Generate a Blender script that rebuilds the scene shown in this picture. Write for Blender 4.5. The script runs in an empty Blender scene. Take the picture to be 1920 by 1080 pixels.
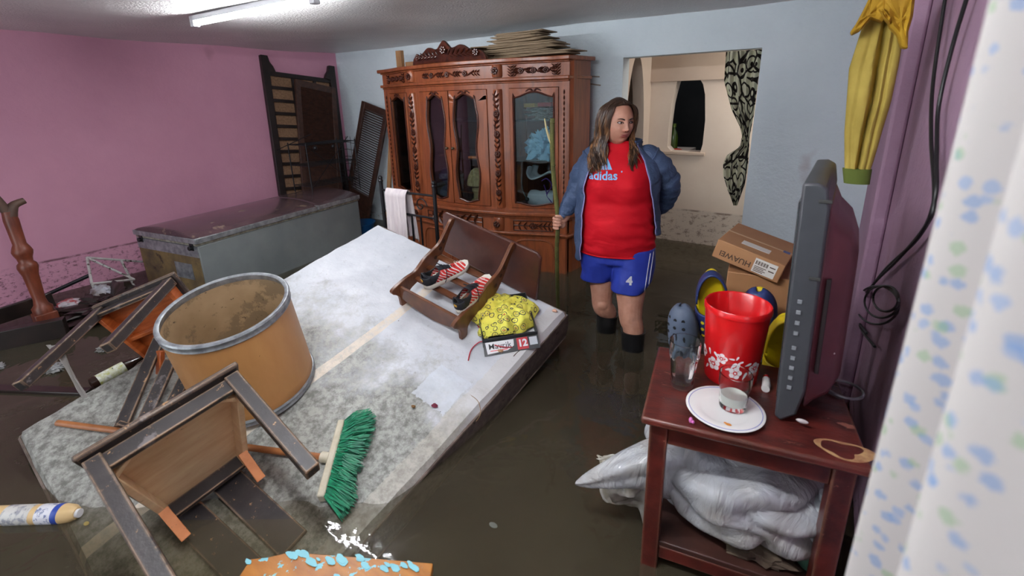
import bpy, bmesh, math, random
from mathutils import Vector, Matrix, noise
from mathutils.bvhtree import BVHTree
random.seed(7)
PI = math.pi
S = bpy.context.scene
COL = S.collection
# ------------------------------------------------------------------ camera
FPX, CX, CY, EYE = 870.0, 960.0, 440.0, 1.58
PITCH, ROLL, YAW = math.radians(16.35), math.atan(.027), math.atan2(.562, .827)
_fw = Vector((-math.sin(YAW)*math.cos(PITCH), math.cos(YAW)*math.cos(PITCH), -math.sin(PITCH)))
_rt = Vector((math.cos(YAW), math.sin(YAW), 0)); _up = _rt.cross(_fw)
CR = _rt*math.cos(ROLL) - _up*math.sin(ROLL); CU = _rt*math.sin(ROLL) + _up*math.cos(ROLL)
EYEV = Vector((0, 0, EYE))
def frame(o, x, y, z):
    m = Matrix.Identity(4)
    for i, a in enumerate((x, y, z)):
        for j in range(3): m[j][i] = a[j]
    for j in range(3): m[j][3] = o[j]
    return m
cam = bpy.data.cameras.new('camera'); camo = bpy.data.objects.new('camera', cam); COL.objects.link(camo)
camo.matrix_world = frame(EYEV, CR, CU, -_fw)
cam.sensor_width = 36; cam.lens = FPX/1920*36; cam.shift_y = -100/1920; cam.clip_start = .02
cam.dof.use_dof = True; cam.dof.focus_distance = 2.5; cam.dof.aperture_fstop = 3.2
S.camera = camo
def ray(x, y): return _fw + CR*((x-CX)/FPX) - CU*((y-CY)/FPX)
def PZ(x, y, z): d = ray(x, y); return EYEV + d*((z-EYE)/d.z)
def PY(x, y, Y): d = ray(x, y); return EYEV + d*(Y/d.y)
def PX(x, y, X): d = ray(x, y); return EYEV + d*(X/d.x)
# ------------------------------------------------------------------ light and exposure
S.view_settings.view_transform = 'Standard'; S.view_settings.look = 'None'
S.view_settings.gamma = 1; S.view_settings.use_curve_mapping = False
S.view_settings.exposure = 0.95
w = bpy.data.worlds.new('World'); S.world = w; w.use_nodes = True
w.node_tree.nodes['Background'].inputs[0].default_value = (.75, .85, 1, 1)
w.node_tree.nodes['Background'].inputs[1].default_value = .25
def area(name, loc, direction, sx, sy, power, col):
    l = bpy.data.lights.new(name, 'AREA'); l.shape = 'RECTANGLE'; l.size = sx; l.size_y = sy; l.energy = power; l.color = col
    o = bpy.data.objects.new(name, l); COL.objects.link(o); o.location = loc
    o.rotation_euler = Vector(direction).to_track_quat('-Z', 'Y').to_euler(); return o
area('added_front_fill', (-3.0, -1.58, 1.15), (.22, 1, -.02), 1.2, 1.8, 12, (.92, .96, 1))  # unseen daylight fill, added at an assumed doorway behind the camera
area('daylight_window', (.75, .35, 1.45), (-1, 0, -.1), 1.1, 1.0, 2.2, (.93, .97, 1))
area('added_passage_fill', (.1, 4.05, 2.08), (-.5, .1, -1), .6, .2, 7, (1, .95, .88))  # unseen fill added to brighten the passage, for an assumed lamp
# ------------------------------------------------------------------ helpers
RM = {}
def rgb(c):
    def f(u):
        u /= 255
        return u/12.92 if u <= .04045 else ((u+.055)/1.055)**2.4
    return (f(c[0]), f(c[1]), f(c[2]), 1)
class NT:
    def __init__(s, name):
        s.m = bpy.data.materials.new(name); s.m.use_nodes = True; s.t = s.m.node_tree
        s.b = s.t.nodes['Principled BSDF']; s.out = s.t.nodes['Material Output']
    def n(s, typ, **k):
        o = s.t.nodes.new(typ)
        for a, v in k.items():
            if a in o.inputs: o.inputs[a].default_value = v
            else: setattr(o, a, v)
        return o
    def l(s, a, b): s.t.links.new(a, b)
    def math(s, op, a, b=None, c=None):
        o = s.n('ShaderNodeMath', operation=op)
        for i, q in enumerate((a, b, c)):
            if q is None: continue
            if isinstance(q, (int, float)): o.inputs[i].default_value = q
            else: s.l(q, o.inputs[i])
        return o.outputs[0]
    def mix(s, f, a, b):
        o = s.n('ShaderNodeMix', data_type='RGBA')
        for q, i in ((f, 0), (a, 6), (b, 7)):
            if isinstance(q, (int, float)): o.inputs[i].default_value = q
            elif isinstance(q, tuple): o.inputs[i].default_value = q
            else: s.l(q, o.inputs[i])
        return o.outputs[2]
    def coord(s, kind='Object', scale=(1, 1, 1), rot=(0, 0, 0)):
        c = s.n('ShaderNodeTexCoord'); m = s.n('ShaderNodeMapping'); m.inputs['Scale'].default_value = scale
        m.inputs['Rotation'].default_value = rot
        s.l(c.outputs[kind], m.inputs[0]); return m.outputs[0]
    def noise(s, vec, scale, detail=4, rough=.6, dist=0):
        o = s.n('ShaderNodeTexNoise'); o.inputs['Scale'].default_value = scale; o.inputs['Detail'].default_value = detail
        o.inputs['Roughness'].default_value = rough; o.inputs['Distortion'].default_value = dist
        s.l(vec, o.inputs['Vector']); return o.outputs[0]
    def ramp(s, f, lo, hi):
        o = s.n('ShaderNodeMapRange'); o.inputs[1].default_value = lo; o.inputs[2].default_value = hi
        s.l(f, o.inputs[0]); return o.outputs[0]
    def bump(s, h, strength=.3, dist=.01):
        o = s.n('ShaderNodeBump'); o.inputs['Strength'].default_value = strength; o.inputs['Distance'].default_value = dist
        s.l(h, o.inputs['Height']); s.l(o.outputs[0], s.b.inputs['Normal'])
    def base(s, c):
        if isinstance(c, tuple): s.b.inputs['Base Color'].default_value = c
        else: s.l(c, s.b.inputs['Base Color'])
    def set(s, rough=.6, metal=0, spec=.5, **k):
        s.b.inputs['Roughness'].default_value = rough; s.b.inputs['Metallic'].default_value = metal
        s.b.inputs['Specular IOR Level'].default_value = spec
        for a, v in k.items(): s.b.inputs[a.replace('_', ' ')].default_value = v
MATS = {}
def mat(name, c1, c2=None, scale=8, rough=.6, metal=0, spec=.5, stretch=(1, 1, 1), bump=0, bscale=60, bdist=.004,
        lo=.35, hi=.65, spots=None, kind='Object', **k):
    """colour c1..c2 by noise; spots = (colour, scale, threshold) adds chips, dirt or stains of their own colour"""
    if name in MATS: return MATS[name]
    t = NT(name); v = t.coord(kind, stretch)
    col = rgb(c1)
    if c2: col = t.mix(t.ramp(t.noise(v, scale), lo, hi), rgb(c1), rgb(c2))
    if spots:
        for sc_, ss, th in (spots if isinstance(spots, list) else [spots]):
            col = t.mix(t.ramp(t.noise(v, ss, 6, .7), th, th+.05), col, rgb(sc_))
    t.base(col); t.set(rough, metal, spec, **k)
    if bump: t.bump(t.noise(v, bscale, 5), bump, bdist)
    MATS[name] = t.m; return t.m
class MB:
    def __init__(s): s.v = []; s.f = []
    def add(s, vs, fs, M=None):
        b = len(s.v)
        s.v += [(M @ Vector(p)) if M else Vector(p) for p in vs]
        s.f += [tuple(i+b for i in f) for f in fs]; return s
    def box(s, x0, x1, y0, y1, z0, z1, M=None):
        vs = [(x, y, z) for z in (z0, z1) for y in (y0, y1) for x in (x0, x1)]
        return s.add(vs, [(0, 2, 3, 1), (4, 5, 7, 6), (0, 1, 5, 4), (2, 6, 7, 3), (0, 4, 6, 2), (1, 3, 7, 5)], M)
    def board(s, p0, p1, wd, w_, t_):
        """bar from p0 to p1, w_ wide along wd, t_ thick across"""
        p0, p1 = Vector(p0), Vector(p1); y = (p1-p0); L = y.length; y.normalize()
        wd = Vector(wd); x = (wd - y*wd.dot(y)).normalized(); z = x.cross(y)
        return s.box(-w_/2, w_/2, 0, L, -t_/2, t_/2, frame(p0, x, y, z))
    def loft(s, rings, caps=True, closed=True, M=None):
        n = len(rings[0]); vs = [p for r in rings for p in r]; fs = []
        m = n if closed else n-1
        for i in range(len(rings)-1):
            for j in range(m):
                fs.append((i*n+j, i*n+(j+1) % n, (i+1)*n+(j+1) % n, (i+1)*n+j))
        if caps and closed:
            fs.append(tuple(reversed(range(n)))); fs.append(tuple((len(rings)-1)*n+j for j in range(n)))
        return s.add(vs, fs, M)
    def tube(s, pts, r, n=8, caps=True, M=None, flat=1):
        pts = [Vector(p) for p in pts]; k = len(pts)
        rs = r if isinstance(r, (list, tuple)) else [r]*k
        T = [(pts[min(i+1, k-1)]-pts[max(i-1, 0)]).normalized() for i in range(k)]
        up = Vector((0, 0, 1)) if abs(T[0].z) < .9 else Vector((1, 0, 0))
        a = T[0].cross(up).normalized(); rings = []
        for i in range(k):
            a = (a - T[i]*a.dot(T[i])).normalized(); b = T[i].cross(a)
            rings.append([pts[i] + rs[i]*(a*math.cos(2*PI*j/n) + b*flat*math.sin(2*PI*j/n)) for j in range(n)])
        return s.loft(rings, caps, True, M)
    def lathe(s, prof, n=32, M=None, caps=True):
        return s.loft([[(r*math.cos(2*PI*j/n), r*math.sin(2*PI*j/n), z) for j in range(n)] for r, z in prof], caps, True, M)
    def ell(s, c, r, M=None, nu=14, nv=9):
        if isinstance(r, (int, float)): r = (r, r, r)
        rings = []
        for i in range(nv):
            a = -PI/2 + PI*(i+.5)/nv
            rings.append([(c[0]+r[0]*math.cos(a)*math.cos(2*PI*j/nu), c[1]+r[1]*math.cos(a)*math.sin(2*PI*j/nu), c[2]+r[2]*math.sin(a)) for j in range(nu)])
        return s.loft(rings, True, True, M)
    def grid(s, fn, nu, nv, M=None, cu=False):
        vs = [fn(i/(nu if cu else nu-1), j/(nv-1)) for j in range(nv) for i in range(nu)]
        fs = []
        for j in range(nv-1):
            for i in range(nu if cu else nu-1):
                fs.append((j*nu+i, j*nu+(i+1) % nu, (j+1)*nu+(i+1) % nu, (j+1)*nu+i))
        return s.add(vs, fs, M)
    def prism(s, out, t_, M=None, z0=0):
        """2-D outline in x,y thickened along z"""
        n = len(out); vs = [(p[0], p[1], z0) for p in out] + [(p[0], p[1], z0+t_) for p in out]
        fs = [tuple(reversed(range(n))), tuple(range(n, 2*n))] + [(i, (i+1) % n, n+(i+1) % n, n+i) for i in range(n)]
        return s.add(vs, fs, M)
    def holed(s, outer, inner, t_, M=None, fn=None):
        """plate with a hole; outlines of equal length; fn maps (x,y,depth) to space"""
        n = len(outer); fn = fn or (lambda x, y, z: (x, y, z))
        vs = [fn(p[0], p[1], 0) for p in outer]+[fn(p[0], p[1], 0) for p in inner]+[fn(p[0], p[1], t_) for p in outer]+[fn(p[0], p[1], t_) for p in inner]
        fs = []
        for i in range(n):
            j = (i+1) % n
            fs += [(i, j, n+j, n+i), (2*n+i, 3*n+i, 3*n+j, 2*n+j), (i, 2*n+i, 2*n+j, j), (n+i, n+j, 3*n+j, 3*n+i)]
        return s.add(vs, fs, M)
def mesh_obj(name, mb, m, M=None, smooth=True, bev=0, solid=0, sub=0, ang=35, recalc=True):
    me = bpy.data.meshes.new(name)
    vs = [M @ p for p in mb.v] if M else mb.v
    me.from_pydata([tuple(p) for p in vs], [], mb.f)
    if recalc:
        b = bmesh.new(); b.from_mesh(me); bmesh.ops.recalc_face_normals(b, faces=b.faces); b.to_mesh(me); b.free()
    me.update()
    if m: me.materials.append(m)
    o = bpy.data.objects.new(name, me); COL.objects.link(o)
    if solid:
        q = o.modifiers.new('s', 'SOLIDIFY'); q.thickness = solid; q.offset = 0
    if bev:
        q = o.modifiers.new('b', 'BEVEL'); q.width = bev; q.segments = 2; q.limit_method = 'ANGLE'; q.angle_limit = math.radians(40)
    if sub:
        q = o.modifiers.new('u', 'SUBSURF'); q.levels = sub; q.render_levels = sub
    if smooth:
        me.polygons.foreach_set('use_smooth', [True]*len(me.polygons))
        if not sub: me.set_sharp_from_angle(angle=math.radians(ang))
    return o
def root_of(o):
    while o.parent: o = o.parent
    return o
def obj(name, mb, m, parent=None, local=False, label=None, **k):
    if parent is None:
        return mesh_obj(name, mb, m, **k)
    M = None if local else RM[root_of(parent).name].inverted()
    o = mesh_obj(name, mb, m, M, **k); o.parent = parent
    if label: o['label'] = label
    return o
def tag(o, label, cat, group=None, kind=None):
    o['label'] = label; o['category'] = cat
    if group: o['group'] = group
    if kind: o['kind'] = kind
    return o
def thing(name, label, cat, M, group=None):
    o = bpy.data.objects.new(name, None); COL.objects.link(o); o.empty_display_size = .05
    if not isinstance(M, Matrix): M = Matrix.Translation(Vector(M))
    o.matrix_world = M; RM[o.name] = M.copy()
    return tag(o, label, cat, group)
def solo(name, mb, m, label, cat, M, group=None, local=False, kind=None, **k):
    """a thing of one mesh; its origin stands at M"""
    if not isinstance(M, Matrix): M = Matrix.Translation(Vector(M))
    o = mesh_obj(name, mb, m, None if local else M.inverted(), **k); o.matrix_world = M; RM[o.name] = M.copy()
    return tag(o, label, cat, group, kind)
def struct(name, mb, m, **k):
    o = mesh_obj(name, mb, m, **k); o['kind'] = 'structure'; return o
def dup(o, M, label=None, parent=None):
    c = o.copy(); COL.objects.link(c); c.parent = parent
    if parent is None: c.matrix_world = M; RM[c.name] = M.copy()
    if label: c['label'] = label
    for ch in list(o.children): dup(ch, None, None, c)
    return c
def voxel(name, mb, m, size, smooth_it=3, parent=None, M=None):
    """fuse overlapping closed shapes into one continuous skin"""
    me = bpy.data.meshes.new('tmp'); vs = [M @ p for p in mb.v] if M else mb.v
    me.from_pydata([tuple(p) for p in vs], [], mb.f)
    b = bmesh.new(); b.from_mesh(me); bmesh.ops.recalc_face_normals(b, faces=b.faces); b.to_mesh(me); b.free()
    o = bpy.data.objects.new('tmp', me); COL.objects.link(o)
    q = o.modifiers.new('r', 'REMESH'); q.mode = 'VOXEL'; q.voxel_size = size; q.use_smooth_shade = True
    if smooth_it: q = o.modifiers.new('m', 'SMOOTH'); q.factor = .5; q.iterations = smooth_it
    dg = bpy.context.evaluated_depsgraph_get(); dg.update()
    nm = bpy.data.meshes.new_from_object(o.evaluated_get(dg), depsgraph=dg); nm.name = name
    bpy.data.objects.remove(o)
    nm.materials.clear(); nm.materials.append(m)
    nm.polygons.foreach_set('use_smooth', [True]*len(nm.polygons))
    r = bpy.data.objects.new(name, nm); COL.objects.link(r)
    if parent: r.parent = parent
    return r
def text_mb(txt, size, bold=0, shear=0, ext=0, space=1):
    """lettering as a mesh: centred, in its own x,y plane"""
    c = bpy.data.curves.new('t', 'FONT'); c.body = txt; c.size = size; c.offset = bold; c.shear = shear; c.space_character = space
    c.align_x = 'CENTER'; c.align_y = 'CENTER'; c.extrude = ext; c.resolution_u = 3
    o = bpy.data.objects.new('t', c); COL.objects.link(o)
    dg = bpy.context.evaluated_depsgraph_get(); dg.update()
    me = bpy.data.meshes.new_from_object(o.evaluated_get(dg)); mb = MB()
    mb.v = [v.co.copy() for v in me.vertices]; mb.f = [tuple(p.vertices) for p in me.polygons]
    bpy.data.objects.remove(o); bpy.data.meshes.remove(me); return mb
def subdiv(mb, cuts=1):
    b = bmesh.new(); vs = [b.verts.new(p) for p in mb.v]
    for f in mb.f:
        try: b.faces.new([vs[i] for i in f])
        except ValueError: pass
    bmesh.ops.triangulate(b, faces=b.faces)
    bmesh.ops.subdivide_edges(b, edges=b.edges, cuts=cuts); b.verts.index_update()
    o = MB(); o.v = [v.co.copy() for v in b.verts]; o.f = [tuple(v.index for v in f.verts) for f in b.faces]; b.free(); return o
def fbm(p, s=1, o=3): return noise.fractal(Vector(p)*s, 1.0, 2.0, o)
def sm(t): t = max(0, min(1, t)); return t*t*(3-2*t)
def rect_out(x0, x1, y0, y1, n=12):
    """rectangle outline with 4n points, anticlockwise from (x0,y0)"""
    o = []
    for i in range(n): o.append((x0+(x1-x0)*i/n, y0))
    for i in range(n): o.append((x1, y0+(y1-y0)*i/n))
    for i in range(n): o.append((x1-(x1-x0)*i/n, y1))
    for i in range(n): o.append((x0, y1-(y1-y0)*i/n))
    return o
def resample(pts, n):
    pts = [Vector((p[0], p[1], 0)) for p in pts]; pts.append(pts[0]); L = [0]
    for a, b in zip(pts, pts[1:]): L.append(L[-1]+(b-a).length)
    o = []; j = 0
    for i in range(n):
        t = L[-1]*i/n
        while L[j+1] < t: j += 1
        q = pts[j].lerp(pts[j+1], (t-L[j])/max(1e-9, L[j+1]-L[j])); o.append((q.x, q.y))
    return o
def spline(pts, n=8):
    pts = [Vector(p) for p in pts]; o = []
    for i in range(len(pts)-1):
        a, b, c, d = pts[max(i-1, 0)], pts[i], pts[i+1], pts[min(i+2, len(pts)-1)]
        for k in range(n):
            t = k/n
            o.append(.5*((2*b)+(c-a)*t+(2*a-5*b+4*c-d)*t*t+(3*b-a-3*c+d)*t**3))
    o.append(pts[-1]); return o
# ------------------------------------------------------------------ materials
def wall_mat(name, c1, c2, mark, dirt, bump, bs, low=None):
    t = NT(name); v = t.coord()
    col = t.mix(t.ramp(t.noise(v, 1.3, 5), .35, .7), rgb(c1), rgb(c2))
    sx = t.n('ShaderNodeSeparateXYZ'); t.l(v, sx.inputs[0]); z = sx.outputs[2]
    nz = t.noise(t.coord(scale=(1.5, 1.5, 1.5)), 3, 4); zz = t.math('ADD', z, t.math('MULTIPLY', nz, .03))
    if low: col = t.mix(t.ramp(zz, mark+.03, mark+.01), col, rgb(low))
    sp = t.ramp(t.noise(t.coord(scale=(1, 1, 1.6)), 22, 8, .75), .52, .62)
    below = t.ramp(zz, mark+.03, mark-.02)
    col = t.mix(t.math('MULTIPLY', t.math('MULTIPLY', sp, below), .75), col, rgb(dirt))
    line = t.math('MULTIPLY', t.ramp(t.math('ABSOLUTE', t.math('SUBTRACT', zz, mark+.015)), .012, .002), t.ramp(t.noise(v, 9, 5), .42, .56))
    col = t.mix(t.math('MULTIPLY', line, .8), col, rgb(dirt))
    st = t.ramp(t.noise(v, 2.1, 3, .5), .70, .76); col = t.mix(t.math('MULTIPLY', st, .45), col, rgb((150, 105, 110)) if low is None else rgb((190, 165, 150)))
    t.base(col); t.set(.75, 0, .3); t.bump(t.noise(v, bs, 6, .65), bump, .012)
    return t.m
m_pink = wall_mat('pink_paint', (212, 154, 176), (200, 143, 166), .48, (80, 45, 45), .25, 14)
m_pinkR = wall_mat('mauve_paint', (178, 146, 168), (164, 130, 154), .3, (90, 60, 60), .5, 30)
m_white = wall_mat('white_stucco', (222, 233, 238), (208, 220, 227), .3, (120, 110, 100), 1.0, 26)
m_ceil = mat('ceiling_stucco', (236, 233, 230), (220, 217, 215), 1.5, .34, spec=.9, bump=1.0, bscale=70, bdist=.016)
m_beige = wall_mat('beige_paint', (222, 206, 190), (212, 192, 176), .53, (110, 85, 75), .2, 20, low=(205, 190, 176))
m_beige2 = mat('beige_beam_paint', (200, 178, 160), (190, 168, 150), 2, .8)
m_mud = mat('muddy_floor', (92, 84, 62), (70, 64, 46), 3, .8)
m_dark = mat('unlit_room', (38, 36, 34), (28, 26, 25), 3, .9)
w1 = NT('cabinet_wood'); v = w1.coord(scale=(1, 1, .12))
c = w1.mix(w1.ramp(w1.noise(v, 26, 6, .6, .6), .3, .75), rgb((150, 82, 48)), rgb((98, 50, 30)))
c = w1.mix(w1.math('MULTIPLY', w1.ramp(w1.noise(w1.coord(scale=(2, 2, .4)), 30, 4), .73, .76), .5), c, rgb((205, 150, 110)))
w1.base(c); w1.set(.28, 0, .5); m_cab = w1.m
m_carve = mat('carved_dark_wood', (84, 38, 22), (50, 22, 15), 30, .3, bump=.2)
m_mirror = mat('mirror', (225, 218, 225), rough=.06, metal=1)
def worn(name, base, wear, thr=.012, r=.009, rough=.45, chips=None, stretch=(1, 1, 1)):
    """paint rubbed off along the edges of the wood"""
    t = NT(name); v = t.coord(scale=stretch)
    c = t.mix(t.ramp(t.noise(v, 9, 4), .35, .65), rgb(base[0]), rgb(base[1]))
    for cc, sc_, th in (chips or []): c = t.mix(t.ramp(t.noise(v, sc_, 6, .7), th, th+.04), c, rgb(cc))
    bv = t.n('ShaderNodeBevel'); bv.samples = 4; bv.inputs['Radius'].default_value = r
    ge = t.n('ShaderNodeNewGeometry'); dt = t.n('ShaderNodeVectorMath', operation='DOT_PRODUCT'); t.l(bv.outputs[0], dt.inputs[0]); t.l(ge.outputs['Normal'], dt.inputs[1])
    ed_ = t.ramp(t.math('SUBTRACT', 1, dt.outputs['Value']), thr, thr+.05)
    ed_ = t.math('MULTIPLY', ed_, t.ramp(t.noise(v, 18, 5, .7), .34, .50))
    c = t.mix(ed_, c, rgb(wear)); t.base(c); t.set(rough); t.bump(t.noise(v, 90, 4), .25, .004); MATS[name] = t.m; return t.m
m_blackpaint = worn('chipped_black_paint', ((34, 30, 32), (54, 48, 48)), (176, 142, 110), chips=[((170, 132, 94), 34, .63), ((104, 98, 98), 6, .62)])
m_plybare = mat('bare_plywood', (246, 214, 170), (228, 184, 138), 5, .6, stretch=(1, 4, 1), spots=((90, 64, 44), 7, .64))
m_rawwood = mat('raw_pine', (172, 130, 88), (140, 98, 62), 7, .65, stretch=(3, 3, .5), spots=((88, 62, 42), 12, .68))
m_orangewood = mat('orange_varnished_wood', (190, 100, 48), (150, 70, 30), 9, .35, stretch=(1, 5, 1))
m_darkwood = mat('dark_stained_wood', (74, 44, 32), (46, 26, 20), 12, .45, stretch=(2, 2, .4), spots=((150, 130, 115), 40, .74))
m_louver = mat('louvre_wood', (72, 45, 35), (50, 31, 25), 12, .5, stretch=(2, 2, .4))
m_black = mat('black_metal', (24, 24, 28), (34, 34, 38), 20, .4, metal=.3)
m_steel = mat('galvanised_steel', (176, 180, 184), (128, 132, 136), 25, .4, metal=.55)
def glassmat(name, tint=(235, 245, 245), alpha=.12, rough=.02):
    t = NT(name); t.t.nodes.remove(t.b)
    tr = t.n('ShaderNodeBsdfTransparent'); tr.inputs[0].default_value = rgb(tint)
    g = t.n('ShaderNodeBsdfGlossy'); g.inputs['Roughness'].default_value = rough
    fr = t.n('ShaderNodeFresnel'); fr.inputs[0].default_value = 1.5
    mx = t.n('ShaderNodeMixShader'); t.l(t.math('ADD', t.math('MULTIPLY', fr.outputs[0], .9), alpha*.3), mx.inputs[0])
    t.l(tr.outputs[0], mx.inputs[1]); t.l(g.outputs[0], mx.inputs[2]); t.l(mx.outputs[0], t.out.inputs[0]); return t.m
m_glass = glassmat('clear_glass')
# ------------------------------------------------------------------ the room
XL, XR, YB, ZC, YF = -4.82, .24, 3.6, 2.12, -1.6
struct('floor', MB().box(XL-.1, 1.6, YF-.1, 6.2, -.1, 0), m_mud)
def ceil_fn(u, v):
    x = XL-.1+u*(6.6); y = YF-.1+v*(6.4-.2)
    return (x, y, ZC+.012*fbm((x, y, 1), .8)+.006*math.sin(y*5+x*2))
cb = MB().grid(ceil_fn, 60, 60); struct('ceiling', cb, m_ceil, recalc=False)
struct('wall_left', MB().box(XL-.12, XL, YF-.1, YB+.15, -.1, ZC+.03), m_pink)
wb = MB()
wb.box(XL, -1.38, YB, YB+.13, -.1, ZC+.03); wb.box(-.44, .5, YB, YB+.13, -.1, ZC+.03); wb.box(-1.38, -.44, YB, YB+.13, 1.855, ZC+.03)
struct('wall_back', wb, m_white)
# bulged rough corner of the white wall
wr = MB()
wr.box(XR, XR+.14, .95, YB, -.1, ZC+.03); wr.box(XR, XR+.14, YF, -.35, -.1, ZC+.03)
wr.box(XR, XR+.14, -.35, .95, -.1, .85); wr.box(XR, XR+.14, -.35, .95, 2.0, ZC+.03)
struct('wall_right', wr, m_pinkR)
struct('trim_1', MB().box(.185, XR, 2.32, 2.62, -.1, ZC+.02), m_pinkR, bev=.012)
wf = MB()
wf.box(XL, -3.65, YF-.12, YF, -.1, ZC+.03); wf.box(-2.35, XR+.14, YF-.12, YF, -.1, ZC+.03); wf.box(-3.65, -2.35, YF-.12, YF, 2.05, ZC+.03)
struct('wall_front', wf, m_white)
# window in the right wall behind the floral curtain
wn = MB()
for y in (-.33, .29, .91): wn.box(XR+.08, XR+.11, y, y+.04, .85, 2.0)
for z in (.85, 1.96): wn.box(XR+.08, XR+.11, -.35, .95, z, z+.04)
struct('window_1', wn, m_steel)
# next room, seen through the opening
ab = [(-1.24, 1.075), (-.93, 1.07), (-.925, 1.35), (-.945, 1.57), (-.985, 1.72), (-1.03, 1.79), (-1.16, 1.785), (-1.195, 1.68), (-1.225, 1.5), (-1.238, 1.3)]
out = rect_out(-2.2, 1.3, -.1, 2.15, 12)
inn = resample(ab, 48)
# start both outlines at matching corners
cx_, cz_ = -1.085, 1.4
inn = [min([(q) for q in resample(ab, 192)], key=lambda q: abs(math.atan2(math.sin(math.atan2(q[1]-cz_, q[0]-cx_)-math.atan2((p[1]-cz_), (p[0]-cx_))), math.cos(math.atan2(q[1]-cz_, q[0]-cx_)-math.atan2(p[1]-cz_, p[0]-cx_))))) for p in out]
struct('wall_beyond', MB().holed(out, inn, .12, fn=lambda x, y, z: (x, 4.43+z, y)), m_beige)
struct('trim_2', MB().box(-2.2, 1.3, 4.40, 4.43, 1.69, 2.14), m_beige2)
am = MB()   # side wall of the passage with a dark arched opening
ao = rect_out(3.73, 4.43, -.1, 2.14, 12)
ai = []
for p in ao:
    a = math.atan2(p[1]-1.2, (p[0]-4.06)*2.5); r = .24
    ai.append((4.04+r*math.cos(a), 1.05+.86*math.sin(a)))
am.holed(ao, ai, -.1, fn=lambda x, y, z: (-1.42+z, x, y)); struct('wall_passage', am, m_beige)
dk = MB(); dk.box(-2.2, 1.3, 6.0, 6.1, -.1, 2.14); dk.box(-2.3, -2.2, 3.73, 6.1, -.1, 2.14); dk.box(1.3, 1.4, 3.73, 6.1, -.1, 2.14)
struct('wall_kitchen', dk, m_dark)
struct('trim_3', MB().box(-1.27, -.9, 4.40, 4.60, 1.045, 1.072), m_beige2, bev=.004)
# ------------------------------------------------------------------ flood water
t = NT('murky_water'); t.t.nodes.remove(t.b)
v = t.coord()
n1 = t.noise(t.coord(scale=(1, 1, 1)), 5, 3, .5, .4); n2 = t.noise(v, 40, 2, .5)
bp = t.n('ShaderNodeBump'); bp.inputs['Strength'].default_value = .22; bp.inputs['Distance'].default_value = .03
t.l(t.math('ADD', n1, t.math('MULTIPLY', n2, .03)), bp.inputs['Height'])
tr = t.n('ShaderNodeBsdfTransparent'); gl = t.n('ShaderNodeBsdfGlossy'); gl.inputs['Roughness'].default_value = .04
fr = t.n('ShaderNodeFresnel'); fr.inputs[0].default_value = 1.33
t.l(bp.outputs[0], gl.inputs['Normal']); t.l(bp.outputs[0], fr.inputs['Normal'])
df = t.n('ShaderNodeBsdfDiffuse'); t.l(t.mix(t.ramp(t.noise(v, 1.6, 4), .35, .7), (.20, .165, .105, 1), (.14, .115, .075, 1)), df.inputs['Color'])
tb_ = t.n('ShaderNodeMixShader'); tb_.inputs[0].default_value = .30; t.l(tr.outputs[0], tb_.inputs[1]); t.l(df.outputs[0], tb_.inputs[2])
mx = t.n('ShaderNodeMixShader'); t.l(fr.outputs[0], mx.inputs[0]); t.l(tb_.outputs[0], mx.inputs[1]); t.l(gl.outputs[0], mx.inputs[2])
t.l(mx.outputs[0], t.out.inputs['Surface'])
va = t.n('ShaderNodeVolumeAbsorption'); va.inputs['Color'].default_value = (.62, .58, .40, 1); va.inputs['Density'].default_value = 13
t.l(va.outputs[0], t.out.inputs['Volume'])
m_water = t.m
WZ = .22
solo('flood_water', MB().box(XL+.001, XR-.001, YF+.001, YB-.001, .002, WZ), m_water, 'murky brown flood water standing knee deep across the room', 'water', (-2, 1, WZ), kind='stuff', smooth=False)
solo('flood_water', MB().prism([(-1.378, YB+.002), (-.442, YB+.002), (-.442, 3.735), (1.29, 3.735), (1.29, 4.428), (-1.41, 4.428), (-1.41, 3.735), (-1.378, 3.735)], WZ-.002, Matrix.Translation((0, 0, .002))), m_water, 'murky flood water in the passage beyond the doorway', 'water', (-.5, 4, WZ), kind='stuff', smooth=False)
# ------------------------------------------------------------------ tube light
def glow(name, k):
    g = NT(name); g.b.inputs['Emission Color'].default_value = (.93, .96, 1, 1); g.b.inputs['Emission Strength'].default_value = k; g.base((1, 1, 1, 1)); return g.m
m_enam = mat('white_enamel', (205, 205, 210), rough=.4)
def tube_light(a, b, label, k):
    T_ = thing('tube_light', label, 'light', (a+b)/2)
    d = (b-a).normalized(); sd = d.cross(Vector((0, 0, 1)))
    hb = MB(); hb.board(a+Vector((0, 0, .03)), b+Vector((0, 0, .03)), sd, .04, .03); obj('housing', hb, m_enam, T_, bev=.004)
    tb = MB(); tb.tube([a+d*.02, b-d*.02], .013, 12); obj('tube', tb, glow('tube_glow', k), T_, label='glowing white glass tube')
    for e, s in ((a, 1), (b, -1)):
        cb = MB(); cb.box(-.02, .02, -.02, .02, -.018, .045, frame(e+d*s*.005, sd, d, Vector((0, 0, 1)))); obj('end_cap', cb, m_enam, T_, bev=.004)
    return T_
a, b = PZ(365, 45, 2.075), PZ(590, 0, 2.075)
T_ = tube_light(a, b, 'lit white fluorescent tube on the rough ceiling', 84)
wm = MB(); wm.tube(spline([b+Vector((0, 0, .02)), b+Vector((.04, .0, .03)), b+Vector((.06, .03, .015)), b+Vector((.09, .03, .0)), b+Vector((.1, .05, .03)), b+Vector((.16, .06, .044))]), .005, 6)
obj('wire', wm, mat('grey_wire', (70, 70, 95), rough=.5), T_)
tube_light(Vector((-1.45, .26, 2.075)), Vector((-.30, .32, 2.075)), 'unseen second fluorescent tube, added on the ceiling to light the near end', 138)  # assumed fixture, added out of view to light things from the camera side
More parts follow.
